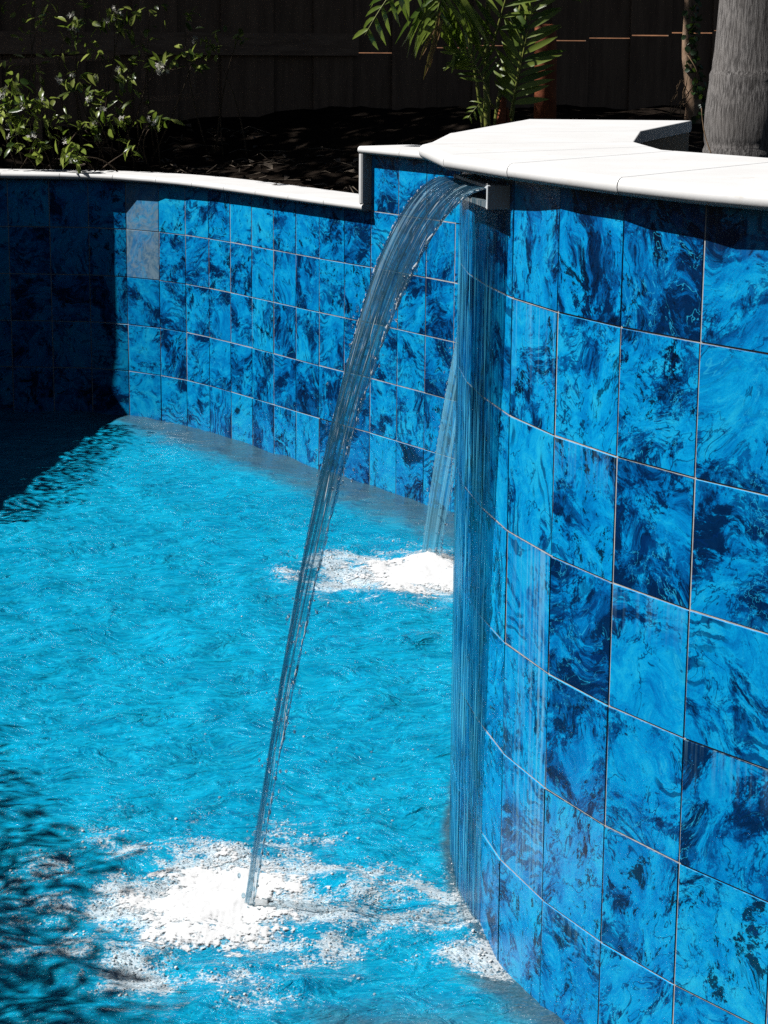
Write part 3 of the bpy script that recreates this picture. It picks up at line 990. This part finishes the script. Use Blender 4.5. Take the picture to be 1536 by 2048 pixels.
def mound(name, C, rx, ry, hgt, label, seed, n=120, tall=None):
    V = []; ok = []; bb = []
    for j in range(n):
        for i in range(n):
            u, v = i / (n - 1) * 2 - 1, j / (n - 1) * 2 - 1
            x, y = C[0] + u * rx * 1.5, C[1] + v * ry * 1.5
            r = math.hypot(u * 1.5, v * 1.5)
            edge = fbm(x * 7, y * 7, seed) * .42 + fbm(x * 26, y * 26, seed + 3, 3) * .30 + fbm(x * 90, y * 90, seed + 4, 3) * .30
            b = 1 - r + edge
            h = hgt * max(0, min(1, b)) ** 1.0 * (1 + .40 * fbm(x * 18, y * 18, seed + 8) + .22 * fbm(x * 70, y * 70, seed + 5, 3))
            if tall is not None:
                rr = math.hypot(x - tall[0], y - tall[1])
                h += tall[2] * math.exp(-(rr / tall[3]) ** 2) * (.7 + .8 * abs(fbm(x * 30, y * 30, seed + 2)))
            V.append((x, y, h * min(1, max(0, b) * 3) + .002 + float(zwater(x, y)))); ok.append(b > -.12); bb.append(b)
    F = []
    for j in range(n - 1):
        for i in range(n - 1):
            q = (j * n + i, j * n + i + 1, (j + 1) * n + i + 1, (j + 1) * n + i)
            if sum(ok[k] for k in q) >= 2: F.append(q)
    used = sorted({k for f in F for k in f}); mp = {k: i for i, k in enumerate(used)}
    o = mesh(name, [V[k] for k in used], [tuple(mp[k] for k in f) for f in F], M['foam'], smooth=True, attrs={'edge': ('POINT', 'FLOAT', [bb[k] for k in used])})
    return tag(o, label, 'foam', 'patches of splash foam', 'stuff')


mound('splash_foam', C1 + np.array([.02, -.01]), .255, .33, .009, 'thick white foam boiling up where the near waterfall lands', 1.3, 150, (H1[0] - .02, H1[1] + .04, .020, .06))
mound('splash_foam', C2 + np.array([.04, .0]), .30, .36, .012, 'white foam boiling up under the far waterfall beside the planter', 6.1, 130, (H2[0], H2[1], .025, .07))


def hemi(nl=3, ns=7):
    V = [(0, 0, 1)]
    for a in range(1, nl + 1):
        th = (math.pi * .56) * a / nl
        for b in range(ns):
            ph = 2 * math.pi * (b + .5 * (a % 2)) / ns
            V.append((math.sin(th) * math.cos(ph), math.sin(th) * math.sin(ph), math.cos(th)))
    T = []
    for b in range(ns): T.append((0, 1 + b, 1 + (b + 1) % ns))
    for a in range(nl - 1):
        for b in range(ns):
            p, q = 1 + a * ns + b, 1 + a * ns + (b + 1) % ns
            r, s = p + ns, q + ns
            T += [(p, r, s), (p, s, q)]
    return np.array(V), np.array(T)


HV, HT = hemi()


def bubbles(name, C, label, n, box, rmin, rmax, seed, fmap):
    rs = np.random.default_rng(seed)
    out = []; rad = []
    tries = 0
    while len(out) < n and tries < 400000:
        tries += 1
        x, y = rs.uniform(box[0], box[1]), rs.uniform(box[2], box[3])
        i = min(NX - 1, max(0, int((x - xs[0]) / (xs[1] - xs[0])))); j = min(NY - 1, max(0, int((y - ys[0]) / (ys[1] - ys[0]))))
        d = fmap[j, i]
        if d < .04: continue
        w = d + .20 * fbm(x * 40, y * 40, seed + 4, 3)
        if rs.uniform() < (w - .24) * 1.7:
            r = rmin + (rmax - rmin) * rs.uniform() ** 2.6
            out.append((x, y, zwater(x, y) + r * rs.uniform(-.1, .5))); rad.append(r)
    P = np.array(out); rad = np.array(rad)
    sc = rad[:, None, None] * np.stack([np.ones(len(P)), np.ones(len(P)), rs.uniform(.45, .95, len(P))], -1)[:, None, :]
    V = (P[:, None, :] + HV[None] * sc).reshape(-1, 3)
    F = (HT[None] + (np.arange(len(P)) * len(HV))[:, None, None]).reshape(-1, 3)
    rnd = np.repeat(rs.uniform(0, 1, len(P)), len(HV))
    o = mesh(name, V, F, M['bubble'], smooth=True, attrs={'rnd': ('POINT', 'FLOAT', rnd)})
    return tag(o, label, 'froth', None, 'stuff')


b1 = foam1.copy()
bubbles('froth_bubbles', C1, 'ring of fine white froth bubbles drifting round the near splash', 9000, (-1.35, .45, 4.75, 7.1), .0012, .0052, 5, np.where(Y < 7.6, foam, 0))
bubbles('froth_bubbles', C2, 'scatter of white bubbles drifting left of the far splash', 2200, (-1.0, .6, 8.6, 10.5), .002, .006, 8, np.where(Y > 8, foam, 0))
# stray single bubbles far from the splash
sp = .30 * np.exp(-(((X + .1) / .8) ** 2 + ((Y - 7.0) / 1.6) ** 2))
bubbles('stray_bubbles', C1, 'few stray bubbles floating on open water between the splashes', 60, (-1.2, .3, 5.5, 9.4), .002, .006, 12, sp + .16)

# ------------------------------------------------------------------ garden soil
ctr = np.vstack([[(-9, 13.9)], [( -6, 13.8)], FAR[len(lp) - 2:], [(3.4, 6.6)], [(6, 6)]])
d0 = along(ctr); uu = np.linspace(0, d0[-1], 160)
base = np.c_[np.interp(uu, d0, ctr[:, 0]), np.interp(uu, d0, ctr[:, 1])]
vv = np.r_[np.linspace(.20, 4.0, 70), np.linspace(4.3, 45, 24)]
V = []
for i, b in enumerate(base):
    s_on = np.clip((b[0] + .08) / .25, 0, 1)
    z0 = 1.46 + .30 * s_on
    for v in vv:
        x, y = b[0] + .42 * v * (1 if v < 6 else 1), b[1] + .91 * v
        z = z0 + (1.86 - z0) * np.clip((v - .3) / 2.1, 0, 1) + .012 * max(0, v - 4)
        z += .035 * fbm(x * 2.2, y * 2.2, 1) + .02 * fbm(x * 9, y * 9, 2)
        V.append((x, y, z))
nv = len(vv)
Fq = np.array([(i * nv + j, (i + 1) * nv + j, (i + 1) * nv + j + 1, i * nv + j + 1) for i in range(len(base) - 1) for j in range(nv - 1)])
mesh('clay_bank', [(-6, 17.6, 1.7), (9, 21.0, 1.7), (9, 24.5, 2.75), (-6, 21.0, 2.75), (-6, 40, 2.8), (9, 40, 2.8)], [(0, 1, 2, 3), (3, 2, 5, 4)], M['clay'])['kind'] = 'structure'
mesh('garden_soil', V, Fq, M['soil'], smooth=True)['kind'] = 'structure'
SV = np.array(V).reshape(len(base), nv, 3)
def soil_z(x, y):
    d = (SV[..., 0] - x) ** 2 + (SV[..., 1] - y) ** 2
    return float(SV[..., 2].ravel()[np.argmin(d)])

# twigs and dead leaves
mb = MB()
rl = np.random.default_rng(31)
for q in range(520):
    x = rl.uniform(-2.9, 2.6); off = rl.uniform(.35, 2.2)
    y = np.interp(x, FAR[len(lp):, 0], FAR[len(lp):, 1]) + off
    z = soil_z(x, y) + .012
    a = rl.uniform(0, 6.28); L = rl.uniform(.03, .16)
    d = np.array([math.cos(a), math.sin(a), rl.normal(0, .12)])
    if rl.uniform() < .45:
        p = np.array([x, y, z]); bend = rl.normal(0, .25, 3) * L; bend[2] = abs(bend[2])
        mb.tube([p - d * L, p + bend, p + d * L], [.002, .0035, .0015], 4)
    else:
        p = np.array([x, y, z]); w = np.cross(d, (0, 0, 1)) * L * .22
        u_ = np.array([0, 0, rl.uniform(.0, .03)])
        mb.add([p - d * L * .5, p - w + u_, p + d * L * .5, p + w + u_ * .6], [(0, 1, 2, 3)])
o = mb.build('ground_litter', M['litter']); tag(o, 'dry twigs and fallen leaves scattered over the shaded garden bed', 'leaf litter', None, 'stuff')

# ------------------------------------------------------------------ fence
fence = empty('timber_fence', (0, 16, 1.8), 'dark weathered board fence in deep shade across the back of the garden', 'fence')
A0, A1 = np.array([-4.2, 14.85]), np.array([5.2, 17.2])
fd = (A1 - A0); FL = np.linalg.norm(fd); fd /= FL
fn_ = np.array([fd[1], -fd[0]])
ax = (np.array([fd[0], fd[1], 0]), np.array([fn_[0], fn_[1], 0]), np.array([0, 0, 1]))
rf_ = np.random.default_rng(8)
s = 0.0
while s < FL:
    w = rf_.uniform(.27, .37)
    c = A0 + fd * (s + w / 2)
    j = rf_.uniform(-.006, .006)
    # slit under the rail on the right-hand run; neighbouring boards overlap
    xr = c[0]; nb = globals().get('nb_', 0) + 1; nb_ = nb
    j = (.012 if nb % 2 else -.012) + j * .5
    mb = MB()
    zu = 2.36 if xr < -.25 else 2.50
    mb.box((*(c + fn_ * j), (zu + 3.30) / 2), (w + .016, .022, 3.30 - zu), ax)
    zlow = 2.358 if xr < -.25 else 2.245 + (xr + .25) * .066
    zg = 0.0 if xr < -.25 else float(rf_.choice([.008, .004, .0, .006]))
    mb.box((*(c + fn_ * (j + .003)), (1.60 + zlow) / 2), (w + .016, .020, zlow - 1.60), ax)
    if xr >= -.25: mb.box((*(c + fn_ * (j + .004)), (zlow + zg + zu + .002) / 2), (w + .017, .021, zu + .002 - zlow - zg), ax)
    mb.build('fence_board', M['fence'], fence)
    s += w
mb = MB()
mb.box((*(A0 + fd * 2.05 + fn_ * .036), 2.315), (4.1, .046, .155), ax)
mb.build('fence_rail', M['rail'], fence)
mb = MB(); mb.box((*(A0 + fd * FL * .5 + fn_ * .036), 3.12), (FL, .046, .12), ax); mb.build('fence_rail', M['rail'], fence)
for q in (1.9, 4.6, 7.3):
    mb = MB(); mb.box((*(A0 + fd * q - fn_ * .06), 2.4), (.09, .09, 1.7), ax); mb.build('fence_post', M['rail'], fence)

# old trellis frame under the vine
tr = empty('trellis_frame', at(330, 195, 14.55), 'old broken timber trellis frame half hidden in the flowering vine', 'trellis')
def bar(p, q, w, h_):
    mb = MB(); p, q = np.array(p), np.array(q)
    d = q - p; L = np.linalg.norm(d); d /= L
    u_ = np.cross(d, (0, 1, 0)); u_ /= np.linalg.norm(u_)
    mb.box((p + q) / 2, (L, w, h_), (d, np.cross(u_, d), u_))
    o = mb.build('trellis_bar', M['rail'], tr)
bar(at(285, 198, 14.5), at(402, 192, 14.5), .05, .035)
bar(at(386, 190, 14.53), at(374, 20, 14.53), .03, .035)
bar(at(-30, 128, 14.6), at(240, 112, 14.6), .03, .04)
bar(at(292, 260, 14.55), at(283, -20, 14.55), .03, .035)
bar(at(80, 300, 14.62), at(76, -20, 14.62), .03, .035)

# ------------------------------------------------------------------ leaves
def leaf(mb, p, d, n, L, W, fold=.25, droop=.2, a=None, seg=3):
    """pointed leaf: two rows of quads folded along the midrib"""
    d = np.array(d, float); d /= np.linalg.norm(d) + 1e-9
    n = np.array(n, float); sd = np.cross(d, n); sd /= np.linalg.norm(sd) + 1e-9
    n = np.cross(sd, d)
    V = []; F = []
    for i in range(seg + 1):
        f = i / seg
        w = W * .5 * (math.sin(math.pi * min(1, f * .92 + .08)) ** .8) if i < seg else .0
        c = np.array(p) + d * L * f - n * droop * L * f * f
        V += [c - sd * w + n * fold * w, c, c + sd * w + n * fold * w]
    for i in range(seg):
        b = i * 3
        F += [(b, b + 1, b + 4, b + 3), (b + 1, b + 2, b + 5, b + 4)]
    mb.add(V, F, random.random() if a is None else a)


def flower(mb, p, d, r):
    d = np.array(d, float); d /= np.linalg.norm(d)
    a = np.cross(d, (.2, .3, .9)); a /= np.linalg.norm(a); b = np.cross(d, a)
    for k in range(5):
        th = 2 * math.pi * k / 5 + random.random() * .3
        u_ = math.cos(th) * a + math.sin(th) * b
        leaf(mb, p, u_ + d * .35, d, r, r * .45, .1, .3, seg=2)


# jasmine vine: clusters (photo layout), first ones lit by gaps in the canopy
clusters = [(20, 185, 13.95, .15, 1), (45, 225, 13.95, .13, 1), (35, 255, 13.9, .11, 1), (90, 210, 14.0, .10, 1), (5, 200, 13.95, .12, 1),
            (150, 165, 14.1, .10, 1), (185, 205, 14.05, .09, 1), (200, 245, 14.0, .10, 1), (255, 150, 14.1, .08, 1), (228, 50, 14.2, .12, 1),
            (140, 55, 14.2, .10, 1), (245, 35, 14.2, .08, 1), (320, 130, 14.1, .07, 1), (390, 108, 14.2, .09, 1), (440, 85, 14.3, .09, 0), (480, 68, 14.35, .06, 0),
            (145, 300, 13.75, .08, 1), (75, 290, 13.85, .08, 1), (150, 320, 13.7, .05, 1), (320, 245, 13.95, .06, 1), (250, 240, 14.0, .05, 1),
            (420, 90, 14.25, .08, 0), (60, 60, 14.3, .16, 0), (160, 20, 14.3, .17, 0), (30, 130, 14.25, .16, 0), (110, 120, 14.25, .15, 0),
            (200, 100, 14.2, .14, 0), (110, 250, 14.0, .14, 0), (170, 260, 14.0, .13, 0), (280, 80, 14.25, .13, 0), (300, 20, 14.3, .14, 0), (370, 40, 14.3, .10, 0),
            (10, 10, 14.3, .16, 0), (90, 10, 14.3, .14, 0), (250, 200, 14.1, .10, 0), (300, 250, 14.0, .07, 0), (5, 290, 13.9, .10, 0), (260, 300, 13.85, .06, 0)]
vine = empty('jasmine_vine', at(150, 330, 14.0), 'straggling jasmine vine with glossy leaves and small cream flower clusters at the garden edge', 'vine')
mv, mf, ms = MB(), MB(), MB()
rv = np.random.default_rng(77)
lit = []
for (px, py, dp, rad, on) in clusters:
    C = at(px, py, dp)
    if on: lit.append((C, rad * (1.35 if px < 110 else .70)))
    root = np.array([C[0] + rv.normal(0, .15), C[1] + .15, soil_z(C[0], C[1] + .2)])
    mid = (root + C) / 2 + np.array([rv.normal(0, .12), rv.normal(0, .06), rv.uniform(0, .15)])
    pts = [root * (1 - f) ** 2 + 2 * mid * f * (1 - f) + C * f * f for f in np.linspace(0, 1, 8)]
    ms.tube(pts, list(np.linspace(.006, .002, 8)), 5)
    nl = int(6 + rad * (150 if on else 55))
    for q in range(nl):
        p = C + rv.normal(0, 1, 3) * rad * np.array([.52, .40, .46])
        d = rv.normal(0, 1, 3) + np.array([0, -.4, -.15])
        leaf(mv, p, d, rv.normal(0, .5, 3) + np.array([-.4, -.25, .8]), *((rv.uniform(.06, .11), rv.uniform(.026, .042)) if on else (rv.uniform(.042, .085), rv.uniform(.018, .034))), .3, rv.uniform(.05, .4))
    if on:
        for q in range(int(1 + rad * 10)):
            fc = C + rv.normal(0, 1, 3) * rad * .28 + np.array([-.30 * rad, -.05, .32 * rad])
            for k in range(6):
                flower(mf, fc + rv.normal(0, .012, 3), rv.normal(0, .6, 3) + np.array([-.3, -.8, .2]), rv.uniform(.012, .02))
# the lone flowering shoot that reaches out
P0 = at(382, 118, 14.2); P1 = at(345, 140, 14.05); P2 = at(322, 136, 14.0)
ms.tube([P0, (P0 + P1) / 2 + np.array([0, 0, -.02]), P1, P2], [.003, .003, .0025, .002], 5)
for k in range(26): flower(mf, P2 + rv.normal(0, .022, 3), rv.normal(0, .6, 3) + np.array([-.3, -.8, .2]), .018)
leaf(mv, P2 + np.array([.02, 0, .02]), (.1, -.1, 1), (-.5, -.6, .3), .09, .034, .3, .1, .95)
lit.append((P2, .095))
mv.build('leaves', M['vine'], vine, True); mf.build('flowers', M['petal'], vine, True); ms.build('stems', M['stem'], vine, True)

# ------------------------------------------------------------------ areca palm
areca = empty('areca_palm', at(978, 250, 12.0), 'young clumping palm with yellow green canes and feathery fronds behind the planter', 'palm')
ra = np.random.default_rng(15)


def curve(P, n):
    P = np.array(P, float); t = np.linspace(0, 1, n)
    k = len(P) - 1
    out = np.zeros((n, 3))
    for i in range(k + 1):
        out += (math.comb(k, i) * (1 - t) ** (k - i) * t ** i)[:, None] * P[i]
    return out


def frond(pts, n, L, W, mat, side=(0, -1, .2), r0=.008, hang=.35, skip=.12, cup=.35, both=True):
    c = curve(pts, 28)
    mb = MB(); mb.tube(c, list(np.linspace(r0, .002, 28)), 6); mb.build('frond_stalk', M['cane'], areca, True)
    ml = MB()
    for i in range(n):
        f = skip + (1 - skip) * (i + .5) / n
        x = f * 27; k = min(26, int(x)); p = c[k] * (1 - (x - k)) + c[k + 1] * (x - k)
        t = c[k + 1] - c[k]; t /= np.linalg.norm(t)
        sd = np.cross(t, side); sd /= np.linalg.norm(sd)
        for sgn in ((-1, 1) if both else (1,)):
            l = L * (.55 + .65 * math.sin(math.pi * min(1, .15 + .8 * f))) * ra.uniform(.88, 1.1)
            d = sd * sgn + t * (.55 + .4 * f) + np.array(side) * -cup * .3 + ra.normal(0, .06, 3)
            nn = np.cross(d, sd * sgn) * 0 + np.array(side) + ra.normal(0, .15, 3)
            leaf(ml, p, d, nn, l, W * ra.uniform(.85, 1.1), .22, hang * ra.uniform(.5, 1.3), seg=4)
    ml.build('frond_leaflets', mat, areca, True)


gb = at(978, 262, 12.0)
D = 12.0
# canes
for (pts, r) in (([at(975, 262, D), at(972, 150, D), at(968, 60, D), at(985, -60, D)], .017),
                 ([at(990, 262, D + .05), at(1000, 150, D + .05), at(1040, 40, D + .05), at(1060, -70, D + .05)], .013),
                 ([at(967, 262, D + .08), at(950, 120, D + .08), at(925, 0, D + .08), at(910, -80, D + .08)], .010),
                 ([at(1020, 262, D + .15), at(1030, 190, D + .15), at(1045, 90, D + .15), at(1060, -20, D + .15)], .009)):
    mb = MB(); c = curve(pts, 22)
    mb.tube(c, [r * (1.15 - .35 * i / 21) * (1.12 if i % 7 == 3 else 1) for i in range(22)], 10); mb.build('cane', M['cane'], areca, True)
mb = MB(); mb.tube(curve([at(1000, 268, D + .03), at(1003, 230, D + .03), at(1008, 195, D + .03)], 8), list(np.linspace(.030, .016, 8)), 10); mb.build('cane_sheath', M['rust'], areca, True)
mb = MB(); mb.tube(curve([at(1018, 268, D + .06), at(1016, 240, D + .06), at(1012, 215, D + .06)], 8), list(np.linspace(.022, .014, 8)), 10); mb.build('cane_sheath', M['rust'], areca, True)
# fronds: drooping left, the lit right-hand pair, small low one
frond([at(935, -80, D), at(860, -120, D - .2), at(790, -40, D - .25), at(730, 70, D - .3)], 12, .15, .026, M['palm'], (-.2, -1, .5), hang=.9, skip=.1)
frond([at(925, -40, D), at(895, -70, D - .15), at(880, -20, D - .2), at(870, 60, D - .2)], 13, .30, .030, M['palm'], (-.2, -1, .4), hang=1.2, skip=.1)
frond([at(945, -20, D), at(905, -60, D - .1), at(850, -60, D - .1), at(840, -10, D - .15)], 10, .26, .028, M['palm'], (-.1, -1, .4), hang=1.2, skip=.2)
frond([at(1020, 235, D - .02), at(1035, 160, D - .08), at(1050, 90, D - .1), at(1075, -30, D - .12)], 15, .20, .036, M['palm'], (-.45, -1, .30), hang=.25, skip=.1)
frond([at(985, 215, D - .05), at(960, 130, D - .1), at(935, 90, D - .1), at(905, 110, D - .12)], 11, .13, .022, M['palm'], (-.3, -1, .5), hang=.3, skip=.2, r0=.005)
frond([at(980, 110, D), at(1000, 40, D - .1), at(1015, -20, D - .1), at(1040, -90, D - .1)], 7, .18, .032, M['palm'], (-.3, -1, .3), hang=.3, skip=.2)
frond([at(1065, 0, D), at(1085, -40, D - .1), at(1110, -70, D - .1), at(1150, -60, D - .1)], 10, .18, .03, M['palm'], (-.2, -1, .4), hang=.5, skip=.1)
frond([at(995, 225, D - .1), at(980, 190, D - .14), at(960, 200, D - .18), at(935, 238, D - .2)], 6, .06, .012, M['palm'], (-.3, -1, .5), hang=.4, skip=.3, r0=.004)
ml = MB()
for (a, b, w) in (((885, 40), (845, 160), .03), ((868, 60), (838, 120), .02), ((880, 20), (858, 140), .022)):
    p, q = at(*a, D - .22), at(*b, D - .22)
    leaf(ml, p, q - p, (-.2, -1, .2), np.linalg.norm(q - p), w, .5, .05, seg=5)
ml.build('dead_leaflets', M['dry'], areca, True)
lit += [(at(1040, 130, D), .34), (at(1050, 60, D), .26), (at(1000, 60, D), .22), (at(975, 150, D), .16), (at(870, 80, D - .2), .30), (at(860, 10, D - .2), .2), (at(780, 20, D - .3), .26), (at(950, 140, D - .1), .16), (at(945, 215, D - .2), .10)]

# ------------------------------------------------------------------ post, peeling tree, palm trunk
pst = empty('timber_post', at(1090, 250, 12.9), 'red brown timber post standing beside the young palm', 'post')
mb = MB()
pp0, pp1 = at(1090, 280, 12.9), at(1091, 48, 12.9)
mb.tube([pp0, pp0 * .6 + pp1 * .4, pp0 * .3 + pp1 * .7, pp1 - np.array([0, 0, .01]), pp1], [.068, .066, .067, .064, .05], 20)
mb.build('post_shaft', M['rust'], pst, True)
lit += [(at(1078, 150, 12.85), .035), (at(1076, 175, 12.85), .03), (at(1080, 52, 12.85), .05), (at(1076, 195, 12.85), .02), (at(1090, 75, 12.85), .06), (at(1080, 120, 12.85), .04), (at(1003, 225, 12.0), .06), (at(978, 200, 12.0), .10), (at(968, 80, 12.0), .12)]

pt = empty('slender_tree', at(1388, 250, 13.8), 'slender tree trunk with peeling tan bark and ivy creeping up it', 'tree')
mb = MB()
ctrl = [(1384, 275), (1390, 210), (1386, 160), (1380, 130), (1374, 80), (1376, 30), (1380, -30), (1385, -120)]
cpts = [at(x, y, 13.8) for x, y in ctrl]
V, F = [], []
n_ = 18
for i, p in enumerate(cpts):
    r = [.062, .052, .056, .050, .036, .028, .034, .036][i]
    for k in range(n_):
        th = 2 * math.pi * k / n_
        rr = r * (1 + .28 * mnoise.noise(Vector((math.cos(th) * 1.4, math.sin(th) * 1.4, i * .9))))
        V.append(p + rr * np.array([math.cos(th), math.sin(th), 0]))
F = [(i * n_ + k, i * n_ + (k + 1) % n_, (i + 1) * n_ + (k + 1) % n_, (i + 1) * n_ + k) for i in range(len(cpts) - 1) for k in range(n_)]
o = mesh('trunk', V, F, M['bark'], pt, smooth=True)
sb = o.modifiers.new('s', 'SUBSURF'); sb.levels = 2; sb.render_levels = 2
mi_ = MB()
for q in range(170):
    f = ra.uniform(0, 1) * (len(cpts) - 1.001); k = int(f); p = cpts[k] * (1 - f + k) + cpts[k + 1] * (f - k)
    th = ra.uniform(-1.9, .5)
    off = np.array([math.cos(th), math.sin(th), 0]) * ra.uniform(.035, .085)
    leaf(mi_, p + off, ra.normal(0, 1, 3) + np.array([.2, 0, -.4]), off + ra.normal(0, .02, 3), ra.uniform(.03, .05), ra.uniform(.025, .04), .2, .2)
mi_.build('ivy_leaves', M['ivy'], pt, True)
mr = MB()
for q in range(9):
    a = at(1375 + ra.normal(0, 8), 130 + ra.uniform(-20, 70), 13.72); b = at(1345 + ra.normal(0, 16), 225 + ra.normal(0, 12), 13.6)
    mid = (a + b) / 2 + ra.normal(0, .05, 3)
    mr.tube(curve([a, mid, mid + ra.normal(0, .05, 3), b], 10), .003, 4)
mr.build('hanging_roots', M['root'], pt, True)
lit += [(at(1378, y, 13.75), .07) for y in (20, 60, 100, 140, 180, 220)]

palm = empty('palm_trunk', (1.105, 6.65, 1.9), 'thick ringed grey palm trunk rising from the planter at the right', 'palm tree')
V = []
n_ = 64
zs = []
z = 1.86; rows_ = 260
for i in range(rows_):
    z = 1.86 + i * 4.2 / (rows_ - 1)
    ring = 0.0
    for zr in (2.105, 2.335, 2.60, 2.83, 3.08, 3.3, 3.6, 3.9):
        dz = z - zr
        ring += -.0045 * math.exp(-(dz / .006) ** 2) + .0035 * math.exp(-((dz + .018) / .014) ** 2)
    r = .152 * (1 - .035 * (z - 1.86)) + .035 * math.exp(-(z - 1.86) / .10) + .012 * math.exp(-((z - 2.2) / .12) ** 2) + ring
    cxp = 1.128 + .035 * max(0, z - 2.3) + .01 * math.sin(z * 3)
    for k in range(n_):
        th = 2 * math.pi * k / n_
        rr = r * (1 + .012 * mnoise.noise(Vector((math.cos(th) * 2, math.sin(th) * 2, z * 2)))) + .0012 * mnoise.noise(Vector((th * 18, 0, z * 3)))
        V.append((cxp + rr * math.cos(th), 6.65 + rr * math.sin(th), z))
Fq = np.array([(i * n_ + k, i * n_ + (k + 1) % n_, (i + 1) * n_ + (k + 1) % n_, (i + 1) * n_ + k) for i in range(rows_ - 1) for k in range(n_)])
mesh('trunk', V, Fq, M['trunk'], palm, smooth=True)
mb = MB(); a = at(1405, 250, 6.5); b = at(1425, 312, 6.45)
mb.tube(curve([a + np.array([-.005, 0, .05]), a, (a + b) / 2 + np.array([-.008, 0, 0]), b], 10), .0018, 5)
mb.build('root_strand', M['root'], palm, True)

# ------------------------------------------------------------------ unseen tree, crown shaped to shade the garden and leave lit gaps
tree = empty('shade_tree', (-4.9, 17.6, 1.9), 'unseen broad leafy tree, its crown shaped to keep the garden bed in shade', 'tree')
mb = MB()
mb.tube([(-4.9, 17.6, 1.7), (-4.8, 17.4, 3.0), (-4.5, 17.2, 4.4)], [.24, .19, .14], 14)
for (x, y, z) in ((-5.6, 15.6, 5.0), (-3.4, 15.2, 5.2), (-1.6, 15.4, 5.6), (-.4, 14.6, 5.6), (.8, 15.0, 5.8), (-4.3, 14.5, 5.0), (-2.4, 14.2, 5.0)):
    mb.tube(curve([(-4.6, 17.25, 4.2), ((x - 4.6) / 2, 16.6, 5.2), (x, y, z)], 10), list(np.linspace(.10, .02, 10)), 8)
mb.build('trunk', M['stem'], tree, True)
H = -TRAVEL / math.hypot(TRAVEL[0], TRAVEL[1])         # toward the sun, per metre on the ground
rc = np.random.default_rng(91)
ml = MB()
LC = np.array([c for c, r in lit]); LR = np.array([r for c, r in lit])
gaps = rc.uniform(0, 1, (60, 3))
cnt = 0
FX, FY = FAR[len(lp):, 0], FAR[len(lp):, 1]
while cnt < 11500:
    gx = rc.uniform(-3.6, 3.8); gy = rc.uniform(11.0, 17.2); gz = rc.uniform(1.5, 2.9)
    wy = np.interp(gx, FX, FY)
    if gy < wy + .45 or gy > wy + 6: continue
    s_ = rc.uniform(2.7, 4.3)
    P = np.array([gx, gy, gz]) + H * s_
    # keep the pool, the coping and the gaps over the lit shoots clear
    tz = (P[2] - 1.55); Q = P - H * tz
    if Q[1] < np.interp(Q[0], FX, FY) + .36 + .10 * rc.uniform(): continue
    tz2 = P[2] - 2.128; Q2 = P - H * tz2
    if Q2[1] < 9.2: continue
    rel = P - LC
    al = rel @ (H / np.linalg.norm(H))
    dist = np.linalg.norm(rel - al[:, None] * (H / np.linalg.norm(H)), axis=1)
    if np.any(dist < LR + .05 * rc.uniform()): continue
    leaf(ml, P, rc.normal(0, 1, 3), np.array([-.7, .1, .7]) + rc.normal(0, .45, 3), rc.uniform(.12, .21), rc.uniform(.07, .11), .15, .2, seg=2)
    cnt += 1
ml.build('crown', M['crown'], tree, True)  # crown of the unseen shade tree

# unseen shrub added on the left bank to cast ragged shade on the water
bank = empty('shade_shrub', (-2.6, 6.2, 1.5), 'unseen loose leafy shrub added on the left bank to shade the water', 'shrub')
ml = MB(); ms = MB()
rb = np.random.default_rng(44)
for q in range(40000):
    f = rb.uniform(0, 1)
    i = f * 6.0; P = np.array([np.interp(i, range(len(left_pts)), [p[0] for p in left_pts]), np.interp(i, range(len(left_pts)), [p[1] for p in left_pts])])
    if not (3.0 < P[1] < 9.0): continue
    hgt = rb.uniform() ** .9 * float(np.interp(P[1], [3, 5.0, 6.4, 7.3, 8.2, 9], [2.0, 1.42, .93, .70, .35, .05])) * (1 + .30 * fbm(P[1] * 2.2, 0, 5))
    p = np.array([P[0] - .18 + rb.normal(0, .12), P[1] + rb.normal(0, .1), 1.5 + hgt])
    leaf(ml, p, rb.normal(0, 1, 3) + np.array([.3, 0, .4]), rb.normal(0, 1, 3) + np.array([0, 0, .8]), rb.uniform(.03, .07), rb.uniform(.014, .032), .2, .2, seg=2)
    if q % 40 == 0: ms.tube([(P[0] - .2, P[1], 1.42), (p[0], p[1], p[2])], [.006, .003], 4)
for q in range(2200):  # extra leaves added to fray the wall's shadow edge on the water
    yy = rb.uniform(10.6, 13.3)
    xx = np.interp(yy, [9.8, 11.1, 12.4, 13.2], [-3.40, -3.29, -3.18, -3.10]) + .02 + rb.normal(0, .07)
    zz = 1.53 + rb.uniform() ** 1.6 * .34 * (1 + .5 * fbm(yy * 3, 0, 2))
    leaf(ml, (xx, yy, zz), rb.normal(0, 1, 3), rb.normal(0, 1, 3) + np.array([0, 0, .8]), rb.uniform(.03, .06), rb.uniform(.014, .03), .2, .2, seg=2)
ml.build('leaves', M['ivy'], bank, True); ms.build('stems', M['stem'], bank, True)
